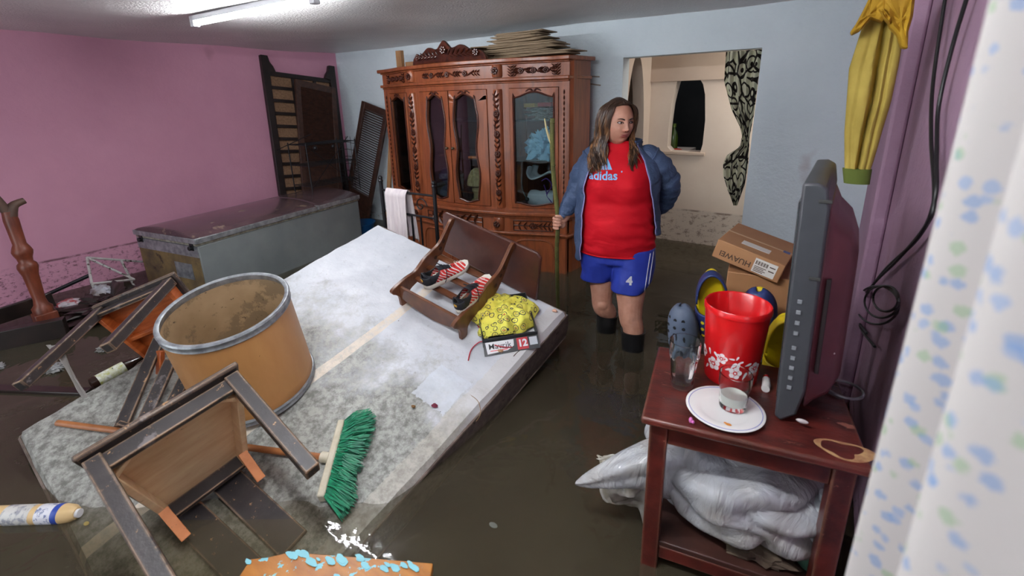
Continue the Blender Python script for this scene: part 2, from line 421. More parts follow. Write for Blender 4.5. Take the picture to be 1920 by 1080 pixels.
# ------------------------------------------------------------------ china cabinet
KX = -2.585
def kf(s):
    s = abs(s)
    return 2.95+.05*(s/.42)**2 if s < .42 else 3.0+.15*sm((s-.42)/.56)
def km(x, z, dep, off=0):    # plan-following map: x = offset from the cabinet middle
    k = 1e-3; dy = (kf(x+k)-kf(x-k))/(2*k)*.6; l = math.hypot(1, dy)
    return (KX+x-dy/l*(dep+off)*1.0, kf(x)+(dep+off)/l, z)
def kstrip(mb, x0, x1, z0, z1, t_, off=0, n=10):
    o = rect_out(x0, x1, z0, z1, n); 
    rings = []
    for i in range(n+1):
        x = x0+(x1-x0)*i/n
        rings.append([km(x, z0, 0, off), km(x, z1, 0, off), km(x, z1, t_, off), km(x, z0, t_, off)])
    mb.loft(rings); return mb
cab = thing('china_cabinet', 'carved reddish-brown wooden china cabinet with bowed glass doors standing in the flood', 'cabinet', (KX, 3.2, 0))
YK = 3.43
car = MB()
for s in (-1, 1):
    x = s*.98
    car.prism([(KX+x, kf(x)+.01), (KX+x+s*.02, kf(x)+.03), (KX+x+s*.035, YK), (KX+x+s*.01, YK)], 1.84, Matrix.Translation((0, 0, .0)))
car.box(KX-.99, KX+.99, YK, YK+.02, 0, 1.84)
def slab(mb, z0, z1, off, inset=0, back=YK):
    r0 = []
    N = 40
    for i in range(N+1):
        x = (-.98+inset)+(1.96-2*inset)*i/N
        p = km(x, 0, 0, off); r0.append((p[0], p[1]))
    r0 += [(KX+.99-inset+(-off), back), (KX-.99+inset+off, back)]
    return mb.prism(r0, z1-z0, Matrix.Translation((0, 0, z0)))
slab(car, 1.80, 1.82, .02, .02); slab(car, .70, .715, .03, .02); slab(car, .0, .06, .0, .0)
for x in (-.42, .42): car.box(KX+x-.01, KX+x+.01, kf(x)+.04, YK, .06, 1.8)
obj('carcass', car, m_cab, cab, ang=30)
cor = MB(); slab(cor, 1.835, 1.865, -.045, -.02); slab(cor, 1.822, 1.836, -.02, -.005); slab(cor, 1.705, 1.73, -.03, -.01); slab(cor, 1.69, 1.705, -.012, 0)
obj('cornice', cor, m_cab, cab, bev=.006, ang=30)
wst = MB(); slab(wst, .69, .715, -.085, -.03); slab(wst, .665, .69, -.055, -.02); slab(wst, .53, .55, -.07, -.03); slab(wst, .515, .53, -.05, -.02)
obj('waist_ledge', wst, m_cab, cab, bev=.005, ang=30)
fr_ = MB()
for (x0, x1, z0, z1) in ((-.98, -.9, .715, 1.70), (.9, .98, .715, 1.70), (-.54, -.36, .715, 1.70), (.36, .54, .715, 1.70), (-.98, .98, 1.72, 1.83), (-.98, .98, 1.655, 1.72), (-.98, .98, .715, .735)):
    kstrip(fr_, x0, x1, z0, z1, .022, 0, 24)
for (x0, x1, z0, z1) in ((-.98, .98, .0, .70),): kstrip(fr_, x0, x1, z0, z1, .03, -.045, 40)
obj('face_frame', fr_, m_cab, cab, ang=30)
def door_hole(w0, w1, z0, z1, side=0):
    """serpentine opening"""
    o = []; zc = (z0+z1)/2; n = 14
    for i in range(n): o.append((w0+(w1-w0)*(i+.5)/n, z0+.012*math.cos(2*PI*(i+.5)/n)+.008))
    for i in range(30): 
        t_ = (i+.5)/30; o.append((w1-.012*math.cos(4*PI*t_)*(side != 2), z0+(z1-z0)*t_))
    for i in range(n): o.append((w1-(w1-w0)*(i+.5)/n, z1-.02+.02*math.cos(2*PI*(i+.5)/n+PI)))
    for i in range(30):
        t_ = (i+.5)/30; o.append((w0+.012*math.cos(4*PI*t_)*(side != 2), z1-(z1-z0)*t_))
    return o
def rect_like(hole, x0, x1, z0, z1):
    n = 14; o = []
    for i in range(n): o.append((x0+(x1-x0)*i/(n-1), z0))
    for i in range(30): o.append((x1, z0+(z1-z0)*(i+1)/31))
    for i in range(n): o.append((x1-(x1-x0)*i/(n-1), z1))
    for i in range(30): o.append((x0, z1-(z1-z0)*(i+1)/31))
    return o
for (x0, x1, h0, h1, s, lab) in ((-.36, -.002, -.255, -.055, 1, 0), (.002, .36, .055, .265, 1, 1), (.54, .9, .575, .865, 2, 2), (-.9, -.54, -.865, -.575, 2, 3)):
    hz0, hz1 = .765, 1.625
    hole = door_hole(h0, h1, hz0, hz1, s)
    db = MB(); db.holed(rect_like(hole, x0+.003, x1-.003, .738, 1.652), hole, .022, fn=lambda x, y, z: km(x, y, z, -.008))
    D_ = obj('door', db, m_cab, cab, bev=.003, ang=30)
    mb = MB(); mb.tube([km(p[0], p[1], 0, -.012) for p in hole]+[km(hole[0][0], hole[0][1], 0, -.012)], .007, 6, False); 
    hx = (h0+h1)/2
    for k in (-1, 1):   # carved scroll at the head of the opening
        mb.tube([km(hx+k*(.005+.05*i/9), hz1+.004+.022*math.sin(i/9*PI)*(1-i/14), 0, -.014) for i in range(10)], [.009-.0006*i for i in range(10)], 6)
    obj('moulding', mb, m_carve, D_)
    g = MB(); kstrip(g, h0-.015, h1+.015, hz0-.01, hz1+.01, .003, .006, 8); obj('glass_pane', g, m_glass, D_)
    if lab < 2:
        kb = MB(); kx = x1-.03 if lab == 0 else x0+.03
        p = km(kx, 1.2, 0, -.008); kb.tube([p, (p[0], p[1]-.012, p[2])], .006, 10); kb.ell((p[0], p[1]-.02, p[2]), .012); obj('knob', kb, mat('brass_dark', (110, 105, 90), rough=.3, metal=.9), D_)
def rosette(mb, fnc, x, z, r, off=-.012):
    for k in range(7):
        a = 2*PI*k/7; p = fnc(x+r*.62*math.cos(a), z+r*.62*math.sin(a), 0, off); mb.ell(p, (r*.36, r*.3, r*.36), nu=7, nv=4)
    mb.ell(fnc(x, z, 0, off-.006), (r*.32, r*.32, r*.32), nu=7, nv=4)
def leaf(mb, fnc, x, z, a, L, off=-.01, w_=.3):
    pts = [fnc(x+L*t*math.cos(a), z+L*t*math.sin(a), 0, off-.004*math.sin(PI*t)) for t in (0, .25, .5, .75, 1)]
    mb.tube(pts, [L*.04, L*w_*.8, L*w_, L*w_*.6, L*.03], 5, flat=.45)
def vine(mb, x, z0, z1, w_=.018):
    N = 60
    mb.tube([km(x+w_*math.sin(i*.42), z0+(z1-z0)*i/N, 0, -.03) for i in range(N+1)], .006, 5)
    z = z0+.03; k = 0
    while z < z1-.02:
        if k % 4 == 2: rosette(mb, km, x, z, .026, -.034)
        else:
            for s in (-1, 1): leaf(mb, km, x, z, PI/2+s*(.7), .042, -.032)
        z += .038; k += 1
for x in (-.45, .45):
    pl = MB()
    for (z0, z1, r) in ((.735, 1.65, .04), (1.735, 1.825, .045), (.555, .665, .05)):
        rr = [[km(x, z, 0, 0) for _ in range(1)] for z in (z0, z1)]
        p = km(x, 0, 0, .01 if r < .05 else -.03)
        pl.lathe([(r*.9, z0), (r, z0+.01), (r, z1-.01), (r*.9, z1)], 20, Matrix.Translation((p[0], p[1], 0)))
    P_ = obj('column', pl, m_cab, cab, ang=50)
    vb = MB(); vine(vb, x, .76, 1.64); rosette(vb, km, x, 1.78, .03, -.04); rosette(vb, km, x, .61, .03, -.085)
    obj('vine_carving', vb, m_carve, P_)
for x in (-.94, .94):
    vb = MB()
    for i in range(22): leaf(vb, km, x, .78+i*.039, PI/2, .036, -.004, .25)
    obj('leaf_carving', vb, m_carve, cab)
# frieze and drawer carvings
for (xc, wd) in ((0, .26), (.72, .13), (-.72, .13)):
    vb = MB()
    for k in range(-3, 4):
        x = xc+k*wd/3
        if k % 2 == 0: rosette(vb, km, x, 1.775, .024, -.008)
        else:
            for dx_ in (-.3, 0, .3):
                for sg in (1, -1): leaf(vb, km, x+dx_*wd*.3, 1.775, sg*.75 if xc >= 0 else PI-sg*.75, .034, -.006, .26)
    vb.tube([km(xc-wd+wd*2*i/30, 1.775+.012*math.sin(i*.9), 0, -.004) for i in range(31)], .006, 5)
    obj('frieze_carving', vb, m_carve, cab)
for x in (.56, .58, .87, .89, -.57, -.88):
    vb = MB()
    for i in range(4):
        for s in (-1, 1): leaf(vb, km, x, 1.735+i*.02, PI/2+s*.9, .034, -.006, .25)
    obj('frieze_leaf', vb, m_carve, cab)
for (xc, wd) in ((0, .3), (.72, .15), (-.72, .15)):
    vb = MB()
    for k in range(-3, 4):
        for s in (-1, 1): leaf(vb, km, xc+k*wd/4, .605, s*(.5+.2*abs(k)), wd*.3, -.05, .22)
    rosette(vb, km, xc, .605, .028, -.055)
    vb.tube([km(xc-wd+wd*2*i/30, .605, 0, -.046) for i in range(31)], .006, 5)
    o = [(xc-wd, .565), (xc+wd, .565), (xc+wd, .645), (xc-wd, .645), (xc-wd, .565)]
    pts = []
    for a, b in zip(o, o[1:]):
        for i in range(8): pts.append(km(a[0]+(b[0]-a[0])*i/8, a[1]+(b[1]-a[1])*i/8, 0, -.048))
    fm = MB(); fm.tube(pts+[pts[0]], .005, 5)
    obj('drawer_carving', vb, m_carve, cab); obj('drawer_moulding', fm, m_carve, cab)
for (xc, wd) in ((-.2, .17), (.2, .17), (.72, .16), (-.72, .16)):
    vb = MB(); pts = []
    for i in range(41):
        a = 2*PI*i/40; c_, s_ = math.cos(a), math.sin(a); e = 4
        pts.append(km(xc+wd*math.copysign(abs(c_)**(2/e), c_), .29+.2*math.copysign(abs(s_)**(2/e), s_), 0, -.048))
    vb.tube(pts, .008, 6); obj('lower_moulding', vb, m_cab, cab)
# carved crest
cr = MB(); ou = []
for i in range(61):
    x = -.38+.76*i/60; q = abs(x)/.38
    ou.append((x, 1.865+(.03+.085*(1-q**3)+.012*math.cos(q*14)+(.035*max(0, 1-q*6)))*(1 if q < .97 else .5)))
ou += [(.38, 1.86), (-.38, 1.86)]
def crest(x, y, z): return (KX+x, kf(x)-.03+z, y)
n_ = len(ou); cv = [crest(p[0], p[1], 0) for p in ou]+[crest(p[0], p[1], .03) for p in ou]
cr.add(cv, [tuple(range(n_)), tuple(reversed(range(n_, 2*n_)))]+[(i, (i+1) % n_, n_+(i+1) % n_, n_+i) for i in range(n_)])
CRS = obj('crest', cr, m_carve, cab, bev=.004)
fnc = lambda x, z, d_, o_: crest(x, z, o_)
cc = MB(); rosette(cc, fnc, 0, 1.955, .034, -.006)
for s in (-1, 1):
    rosette(cc, fnc, s*.3, 1.92, .03, -.006)
    for k in range(6):
        leaf(cc, fnc, s*(.05+.04*k), 1.915, PI/2-s*(.5+.1*k), .06, -.006, .2); leaf(cc, fnc, s*(.06+.04*k), 1.915, -s*.4 if s > 0 else PI+.4, .05, -.006, .22)
obj('crest_carving', cc, m_carve, CRS)
obj('mirror', MB().box(KX-.40, KX-.02, YK-.008, YK-.002, .73, 1.79), m_mirror, cab)
obj('mirror', MB().box(KX+.44, KX+.66, YK-.008, YK-.002, .73, 1.79), m_mirror, cab)
lin = MB(); lin.box(KX-.01, KX+.41, YK-.008, YK-.002, .73, 1.79); lin.box(KX+.67, KX+.97, YK-.008, YK-.002, .73, 1.79); lin.box(KX-.97, KX-.43, YK-.008, YK-.002, .73, 1.79)
obj('back_lining', lin, mat('dark_lining', (48, 30, 28), (36, 22, 20), 8, .5), cab)
ZS1, ZS2 = 1.41, 1.10
m_shg = glassmat('shelf_glass', (196, 216, 212), .5, .1)
for z in (ZS1, ZS2):
    for (x0, x1) in ((-.4, .4), (.45, .96), (-.96, -.45)):
        m_ = MB(); o = []
        for i in range(13): x = x0+(x1-x0)*i/12; o.append((KX+x, kf(x)+.06))
        o += [(KX+x1, YK-.02), (KX+x0, YK-.02)]
        m_.prism(o, .006, Matrix.Translation((0, 0, z))); obj('shelf', m_, m_shg, cab, label='greenish glass shelf')
# ------------------------------------------------------------------ tilted mattress
MA, MBv, MD = Vector((-2.48, 2.03, .79)), Vector((-.98, 1.98, .51)), Vector((-2.61, .26, .33))
EX = (MBv-MA).normalized(); EY = (MD-MA); EY = (EY-EX*EY.dot(EX)).normalized(); EN = EY.cross(EX)
if EN.z < 0: EN = -EN
def mp(s, t, h=0): return MA+EX*s+EY*t+EN*h
def MP(x, y, h=0):
    d = ray(x, y); return EYEV+d*((MA+EN*h-EYEV).dot(EN)/d.dot(EN))
MW, ML, MT = 1.5, 1.92, .19
MFr = frame(MA, EX, -EY, EN)
mt_ = thing('mattress', 'stained white mattress tilted in the flood water with its near corner sunk', 'mattress', MFr)
t = NT('mattress_ticking'); v = t.coord(); sx = t.n('ShaderNodeSeparateXYZ'); t.l(v, sx.inputs[0]); X_, Y_ = sx.outputs[0], sx.outputs[1]
col = t.mix(t.ramp(t.noise(v, 3, 4), .35, .7), rgb((214, 216, 222)), rgb((196, 200, 207)))
nz = t.noise(v, 4.5, 7, .72); nf = t.noise(v, 26, 7, .75)
# wet grime towards the sunk end
g = t.math('ADD', t.math('MULTIPLY', Y_, -1), t.math('MULTIPLY', t.math('SUBTRACT', nz, .5), 1.1))
grime = t.ramp(t.math('ADD', g, t.math('MULTIPLY', t.math('SUBTRACT', nf, .5), .5)), .62, .92)
col = t.mix(grime, col, t.mix(t.ramp(nf, .4, .6), rgb((108, 108, 102)), rgb((172, 172, 166))))
col = t.mix(t.math('MULTIPLY', t.ramp(nf, .60, .70), .35), col, rgb((96, 90, 80)))
px = t.math('LESS_THAN', t.math('MAXIMUM', t.math('ABSOLUTE', t.math('SUBTRACT', X_, 1.30)), t.math('ABSOLUTE', t.math('ADD', Y_, .735))), t.math('ADD', .095, t.math('MULTIPLY', t.math('SUBTRACT', nf, .5), .05)))
col = t.mix(t.math('MULTIPLY', px, .6), col, rgb((212, 218, 228)))
bd = t.math('LESS_THAN', t.math('ABSOLUTE', t.math('SUBTRACT', X_, t.math('ADD', .77, t.math('MULTIPLY', nz, .02)))), .028)
col = t.mix(t.math('MULTIPLY', bd, t.ramp(nf, .75, .45)), col, rgb((218, 205, 188)))
ed = t.math('GREATER_THAN', t.math('ADD', X_, t.math('MULTIPLY', nf, .03)), 1.42)
col = t.mix(t.math('MULTIPLY', ed, .3), col, rgb((206, 196, 182)))
col = t.mix(t.ramp(t.noise(v, 60, 3, .6), .735, .75), col, rgb((70, 60, 50)))
t.base(col); t.set(.42, 0, .5); t.bump(t.noise(v, 7, 5), .35, .02); m_mat = t.m
def mtop(u, v):
    x, y = u*MW, v*ML
    e = min(x, MW-x, y, ML-y); r = .03
    z = -.03+.03*math.sqrt(max(0, 1-(1-min(1, e/r))**2)) if e < r else 0
    z += .010*fbm((x*3, y*3, 2))+.004*fbm((x*11, y*11, 5)) + .004*math.sin(x*9)*math.sin(y*8)
    return (x, -y, z)
mm = MB().grid(mtop, 76, 96)
obj('ticking', mm, m_mat, mt_, local=True, recalc=False)
sd = MB()
def mside(u, v):
    P = 2*(MW+ML); q = (u % 1)*P; 
    if q < MW: p = (q, 0)
    elif q < MW+ML: p = (MW, q-MW)
    elif q < 2*MW+ML: p = (MW-(q-MW-ML), ML)
    else: p = (0, ML-(q-2*MW-ML))
    b = .006*math.sin(PI*v); cx, cy = p[0]-MW/2, p[1]-ML/2
    return (p[0]+b*(cx/abs(cx) if abs(cx) > MW/2-.01 else 0)*-1*-1, -(p[1]+b*(cy/abs(cy) if abs(cy) > ML/2-.01 else 0)), -.03-(MT-.03)*v)
sd.grid(mside, 160, 8, cu=True); obj('side_border', sd, mat('border_fabric', (112, 98, 92), (84, 74, 70), 30, .7, bump=.6, bscale=40, spots=((56, 46, 40), 12, .6)), mt_, local=True)
bt = MB(); bt.box(.01, MW-.01, -ML+.01, -.01, -MT, -MT+.01); obj('underside', bt, MATS['border_fabric'], mt_, local=True)
pp = MB()
for h in (-.028, -MT+.01):
    o = [(0.02, 0), (MW-.02, 0), (MW, .02), (MW, ML-.02), (MW-.02, ML), (.02, ML), (0, ML-.02), (0, .02)]
    pts = []
    for i in range(8):
        a, b = o[i], o[(i+1) % 8]; n_ = max(1, int(math.hypot(b[0]-a[0], b[1]-a[1])/.05))
        pts += [(a[0]+(b[0]-a[0])*k/n_, -(a[1]+(b[1]-a[1])*k/n_), h) for k in range(n_)]
    pp.tube(pts+[pts[0]], .006, 6)
obj('piping', pp, mat('piping_cloth', (134, 118, 108), (78, 64, 58), 9, .7), mt_, local=True)
# sodden bed base holding the mattress up, only its edge near the water
# ------------------------------------------------------------------ chest freezer
fo, fd = Vector((-3.57, 1.33, 0)), Vector((-.25, 1.57, 0)).normalized(); fx = Vector((-fd.y, fd.x, 0))*1   # fx points to the wall
FZ = frame(fo, -fx, fd, Vector((0, 0, 1)))   # x: towards the room is positive
fz = thing('chest_freezer', 'long grey chest freezer with brown lids half sunk beside the pink wall', 'freezer', FZ)
m_fz = mat('freezer_grey', (146, 154, 154), (130, 138, 140), 2.5, .38, spec=.5, metal=.25, spots=((88, 62, 44), 26, .68))
m_lid = mat('freezer_lid', (88, 68, 70), (68, 54, 58), 3, .18, spec=.7, spots=((128, 112, 98), 5, .60))
L_, W_ = 1.6, .72
b_ = MB(); b_.box(-W_, 0, 0, L_, .02, .645); obj('body', b_, m_fz, fz, local=True, bev=.012)
b_ = MB(); b_.box(-W_-.002, .002, -.004, .0, .03, .56); obj('end_panel', b_, mat('rusty_end', (134, 112, 70), (84, 70, 52), 6, .6, spots=((60, 44, 34), 9, .58)), fz, local=True, bev=.001)
b_ = MB(); b_.box(-W_-.004, .004, -.006, .0, .56, .64); obj('trim', b_, m_steel, fz, local=True)
b_ = MB(); b_.box(-W_-.003, .004, -.005, L_+.004, .645, .662); obj('gasket', b_, mat('grey_gasket', (168, 166, 150), (100, 92, 80), 20, .6), fz, local=True)
for (y0, y1) in ((-.01, 1.07), (1.09, 1.61)):
    o = []
    for i in range(17):
        q = i/16; o.append((-W_-.008+(W_+.016)*q, .70+.05*math.sin(PI*q)**.7))
    o += [(.008, .662), (-W_-.008, .662)]
    b_ = MB().prism(o, y1-y0, frame((0, y1, 0), (1, 0, 0), (0, 0, 1), (0, -1, 0)))
    ld = obj('lid', b_, m_lid, fz, local=True, bev=.008)
    b_ = MB(); b_.box(-W_-.012, .013, y0-.006, y0+.012, .664, .70); b_.box(.0, .014, y0, y1, .662, .698); obj('lid_trim', b_, m_steel, ld, local=True, bev=.002)
for x in (-.66, -.05):
    b_ = MB(); b_.tube([(x, -.03, .63), (x, .0, .63)], .016, 10); b_.box(x-.02, x+.02, -.012, 0, .61, .665); obj('hinge', b_, m_black, fz, local=True, bev=.002)
b_ = MB(); b_.box(-.3, -.1, -.008, -.004, .38, .5); obj('plate', b_, m_steel, fz, local=True)
# ------------------------------------------------------------------ fibre drum
ax = (EN+EX*-.072-EY*.063*1).normalized()
ax = Vector((.103, -.195, .975)).normalized(); dc = Vector((-1.976, .854, .38)); dr, dh = .24, .439
a_ = ax.cross(Vector((0, 0, 1))).normalized(); DR = frame(dc, a_, ax.cross(a_), ax)
dm = thing('fibre_drum', 'brown open fibre drum with a steel rim standing on the wet mattress', 'drum', DR)
t = NT('drum_board'); v = t.coord(scale=(1, 1, .35)); sx = t.n('ShaderNodeSeparateXYZ'); t.l(t.coord(), sx.inputs[0])
c = t.mix(t.ramp(t.noise(v, 6, 5), .3, .7), rgb((204, 150, 94)), rgb((186, 130, 76)))
c = t.mix(t.ramp(t.math('ADD', sx.outputs[2], t.math('MULTIPLY', t.noise(v, 12, 4), .05)), .09, .04), c, rgb((150, 96, 48)))
c = t.mix(t.ramp(t.noise(t.coord(), 60, 3), .74, .76), c, rgb((110, 70, 40)))
t.base(c); t.set(.42, 0, .45); m_drum = t.m
b_ = MB(); b_.lathe([(dr-.012, .012), (dr-.004, .012), (dr-.004, dh-.012), (dr-.01, dh-.012), (dr-.01, .025)], 64, caps=False); obj('shell', b_, m_drum, dm, local=True)
b_ = MB(); b_.lathe([(dr-.0105, dh-.012), (dr-.0105, .025), (.001, .025)], 64, caps=False)
obj('lining', b_, mat('kraft_lining', (176, 148, 112), (150, 122, 88), 4, .75, spots=[((134, 112, 84), 5, .50), ((84, 68, 50), 34, .62)]), dm, local=True, label='mould-stained kraft inside of the drum', recalc=False)
def rim(z, h, r):
    return [(r-.006, z), (r+.001, z), (r+.004, z+h*.12), (r+.001, z+h*.3), (r+.001, z+h*.6), (r+.006, z+h*.8), (r+.002, z+h), (r-.006, z+h), (r-.014, z+h*.9), (r-.012, z+h*.4)]
b_ = MB(); p = rim(dh-.034, .036, dr-.002); b_.lathe(p+[p[0]], 72, caps=False); obj('top_rim', b_, m_steel, dm, local=True, ang=50)
b_ = MB(); p = rim(0, .032, dr-.002); b_.lathe(p+[p[0]], 72, caps=False); obj('bottom_rim', b_, m_steel, dm, local=True, ang=50)
b_ = MB(); b_.lathe([(.001, .008), (dr-.008, .008), (dr-.008, .02), (.001, .02)], 40); obj('base', b_, m_drum, dm, local=True)
# ------------------------------------------------------------------ upturned chairs
def seat_frame(T, w_, dp, k, lz, legs, inner, undermat, legmat, t0=.022, wd=.045, rail=.055):
    """local x along the front rail, y towards the rear rail, z the way the legs point"""
    b = MB(); b.prism([(-.02, -.02), (w_+.02, -.02), (w_-k/2+.01, dp+.015), (k/2-.01, dp+.015)], t0, Matrix.Translation((0, 0, -t0-.005)))
    obj('seat', b, legmat, T, local=True, bev=.008)
    b = MB(); b.prism([(wd*.4, wd*.4), (w_-wd*.4, wd*.4), (w_-k/2-wd*.4, dp-wd*.4), (k/2+wd*.4, dp-wd*.4)], .006, Matrix.Translation((0, 0, -.006)))
    obj('seat_underside', b, undermat, T, local=True, label='bare pale plywood underside')
    C_ = [(0, 0), (w_, 0), (w_-k/2, dp), (k/2, dp)]
    for i in range(4):
        a, c2 = C_[i], C_[(i+1) % 4]
        m_ = Vector((w_/2, dp/2, 0)); A_, B_ = Vector((a[0], a[1], rail/2)), Vector((c2[0], c2[1], rail/2))
        nrm = ((m_-(A_+B_)/2)); nrm.z = 0; nrm.normalize()
        b = MB(); b.board(A_+nrm*.016, B_+nrm*.016, (0, 0, 1), rail, .02); obj('apron_rail', b, inner if i in (1, 3) else legmat, T, local=True, bev=.003)
    for (i, ln, tw) in legs:
        c0 = Vector((C_[i][0], C_[i][1], 0)); ins = (Vector((w_/2, dp/2, 0))-c0).normalized()*.022
        b = MB(); b.prism([(-.022, -.022), (.022, -.022), (.022, .022), (-.022, .022)], ln, Matrix.Translation(c0+ins)); obj('leg', b, legmat, T, local=True, bev=.004)

x1 = -Vector((.088, .979, .184)).normalized(); y1 = Vector((-.35, .203, -.915)); y1 = (y1-x1*y1.dot(x1)).normalized()
CH1 = frame((-1.52, .594, .74), x1, y1, x1.cross(y1))
ch = thing('upturned_chair', 'overturned black wooden chair nearest the camera, pale plywood seat underside facing out', 'chair', CH1)
seat_frame(ch, .401, .46, .127, 1, ((0, .45, 0), (1, .45, 0)), m_plybare, m_plybare, m_blackpaint)
for (p0, p1) in (((.075, .36, .05), (.13, .45, .13)), ((.33, .36, .05), (.28, .45, .13))):
    b = MB(); b.board(p0, (p0[0]*.97, p0[1]+.055, p0[2]+.105), (1, 0, 0), .03, .014); obj('corner_block', b, mat('orange_block', (214, 136, 84), (196, 116, 64), 12, .55, spots=((70, 45, 35), 50, .68)), ch, local=True, bev=.002, label='bare orange corner block')
for (p0, p1) in (((0.0, .04, .02), (.12, .0, .03)), ((.27, .0, .03), (.4, .04, .02))): pass
for x in (.03, .37):
    b = MB(); b.board((x, .07, .035), (.09 if x < .2 else .31, .012, .035), (0, 0, 1), .035, .014); obj('corner_brace', b, m_plybare, ch, local=True, bev=.002)
# two wide dark slats lying on the sunk part of the mattress
for (a, b2, lab) in (((355, 968), (470, 1080), 'left of the pair of wide dark slats sunk on the mattress below the overturned chair'), ((430, 905), (545, 1015), 'right of the pair of wide dark slats sunk on the mattress below the overturned chair')):
    p, q = MP(*a, .012), MP(*b2, .012); d_ = (q-p).normalized()
    M_ = frame(p, EN.cross(d_), d_, EN)
    solo('slat', MB().box(-.05, .05, -.05, (q-p).length+.02, -.008, .008), MATS['chipped_black_paint'], lab, 'wooden slat', M_, 'dark slats on the sunk corner', local=True, bev=.003)
# second upturned chair, farther left
x2 = -Vector((.763, .54, .355)).normalized(); y2 = Vector((.152, .384, -.911)); y2 = (y2-x2*y2.dot(x2)).normalized()
CH2 = frame(Vector((-2.231, .711, .888-EYE))*1.12+EYEV, x2, y2, x2.cross(y2))
c2 = thing('upturned_chair', 'overturned dark chair left of the drum, orange underside, long legs pointing left', 'chair', CH2)
seat_frame(c2, .42, .37, .06, 1, ((0, .46, 0), (1, .48, 0)), m_orangewood, m_orangewood, m_blackpaint, wd=.05, rail=.05)
b = MB(); b.board((.03, .2, .02), (.39, .2, .02), (0, 0, 1), .03, .02); obj('cross_rail', b, m_orangewood, c2, local=True, bev=.003)
# broken chair back: dark slats leaning between mattress and drum
bk0 = MP(215, 808, .01)
bk = thing('broken_chair_back', 'three dark chipped slats of a broken chair back leaning behind the drum', 'chair part', bk0)
for i, (a, b2) in enumerate((((228, 800), (318, 660)), ((262, 808), (352, 672)), ((296, 812), (388, 690)))):
    p = MP(*a, .012); q = MP(*b2, .02)+EN*.10
    if i: q = p+(q-p)*.8
    m_ = MB(); m_.board(p, q, EN.cross(q-p), .055, .018); obj('slat', m_, m_blackpaint, bk, bev=.003)
p, q = MP(228, 800, .03), MP(300, 812, .03)
m_ = MB(); m_.board(p-EX*.02, q+EX*.03, EN, .03, .02); obj('rail', m_, m_blackpaint, bk, bev=.003)
m_ = MB(); p = MP(300, 702, .03); m_.board(p, p+Vector((-.02, .03, .10)), (1, 0, 0), .045, .02); obj('block', m_, m_orangewood, bk, bev=.003, label='bare orange wood block')
# ------------------------------------------------------------------ broom
h0, h1 = MP(108, 793, .016), MP(612, 858, .022)
br = thing('broom', 'broom with green bristles and a white head lying on the wet mattress', 'broom', h1)
m_ = MB(); m_.tube([h0, h0.lerp(h1, .5), h1], .0125, 12); obj('handle', m_, m_rawwood if False else mat('handle_wood', (166, 104, 58), (136, 82, 44), 9, .45), br)
ht, hb = MP(642, 792, .03), MP(603, 936, .03)
hd = (hb-ht).normalized(); hs = EN.cross(hd)
if hs.dot(EX) < 0: hs = -hs
m_ = MB(); m_.board(ht, hb, EN, .045, .028); obj('head', m_, mat('ivory_plastic', (214, 206, 186), (190, 180, 156), 14, .5), br, bev=.006)
m_ = MB(); m_.tube([h1-(h1-h0).normalized()*.02, h1+(h1-h0).normalized()*.03], .02, 14); obj('socket', m_, MATS['ivory_plastic'], br)
m_ = MB(); L = (hb-ht).length
tips = [(688, 775), (700, 790), (690, 830), (672, 880), (660, 905), (662, 940), (645, 970)]
for i in range(950):
    u_ = random.random(); row = random.uniform(-.018, .018); p = ht+hd*L*u_+EN*row+hs*.012
    k = u_*6; j = min(5, int(k)); tp = MP(tips[j][0]+(tips[j+1][0]-tips[j][0])*(k-j), tips[j][1]+(tips[j+1][1]-tips[j][1])*(k-j), .02)
    q = tp+EX*random.uniform(-.012, .010)+EY*random.uniform(-.02, .02)+EN*(random.uniform(-.015, .03)+row*.5)
    mid = p.lerp(q, .5)+EN*random.uniform(.0, .022)+hd*random.uniform(-.006, .006)
    m_.tube([p, mid, q], [.0016, .0018, .0012], 3)
obj('bristles', m_, mat('green_bristle', (16, 140, 96), (8, 104, 76), 40, .5), br, label='bright green bristles')
# ------------------------------------------------------------------ small rack with trainers
F1, F2 = MP(757, 572, .0), MP(863, 632, .0)
rx = (F2-F1); RW = rx.length; rx.normalize(); rx = (rx-EN*rx.dot(EN)).normalized(); ry = EN.cross(rx)
RK = frame(F1, rx, ry, EN)
rk = thing('wooden_rack', 'small brown wooden shelf with scrolled sides lying on the mattress, holding the trainers', 'shelf', RK)
m_rk = mat('varnished_brown_wood', (112, 68, 42), (84, 46, 28), 9, .32, stretch=(1, 4, 1), spots=((150, 100, 60), 16, .68))
side = [(-.01, 0), (.03, .0), (.045, .05), (.10, .075), (.2, .085), (.27, .10), (.34, .16), (.40, .24), (.445, .285), (.45, .31), (.42, .31), (.36, .255), (.31, .215), (.25, .20), (.19, .185), (.12, .15), (.05, .15), (-.045, .135), (-.05, .11), (-.03, .09), (-.012, .06)]
sp = [(p.x, p.y) for p in spline([(a, b, 0) for a, b in side+[side[0]]], 4)][:-1]
for x in (-.02, RW):
    m_ = MB(); m_.prism(sp, .02, frame((x, 0, 0), (0, 1, 0), (0, 0, 1), (1, 0, 0))); sdp = obj('side_panel', m_, m_rk, rk, local=True, bev=.003)
    for (yy, zz) in ((.27, .15), (.315, .185), (.345, .215)):
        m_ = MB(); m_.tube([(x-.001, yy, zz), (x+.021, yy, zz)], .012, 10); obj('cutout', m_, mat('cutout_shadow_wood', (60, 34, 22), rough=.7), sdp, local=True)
m_ = MB(); ap = [(0, .13), (0, .05)]+[(RW*i/12, .05-.035*math.sin(PI*i/12)) for i in range(1, 12)]+[(RW, .05), (RW, .13)]
m_.prism(ap, .016, frame((0, .012, 0), (1, 0, 0), (0, 0, 1), (0, -1, 0))); obj('front_board', m_, m_rk, rk, local=True, bev=.003)
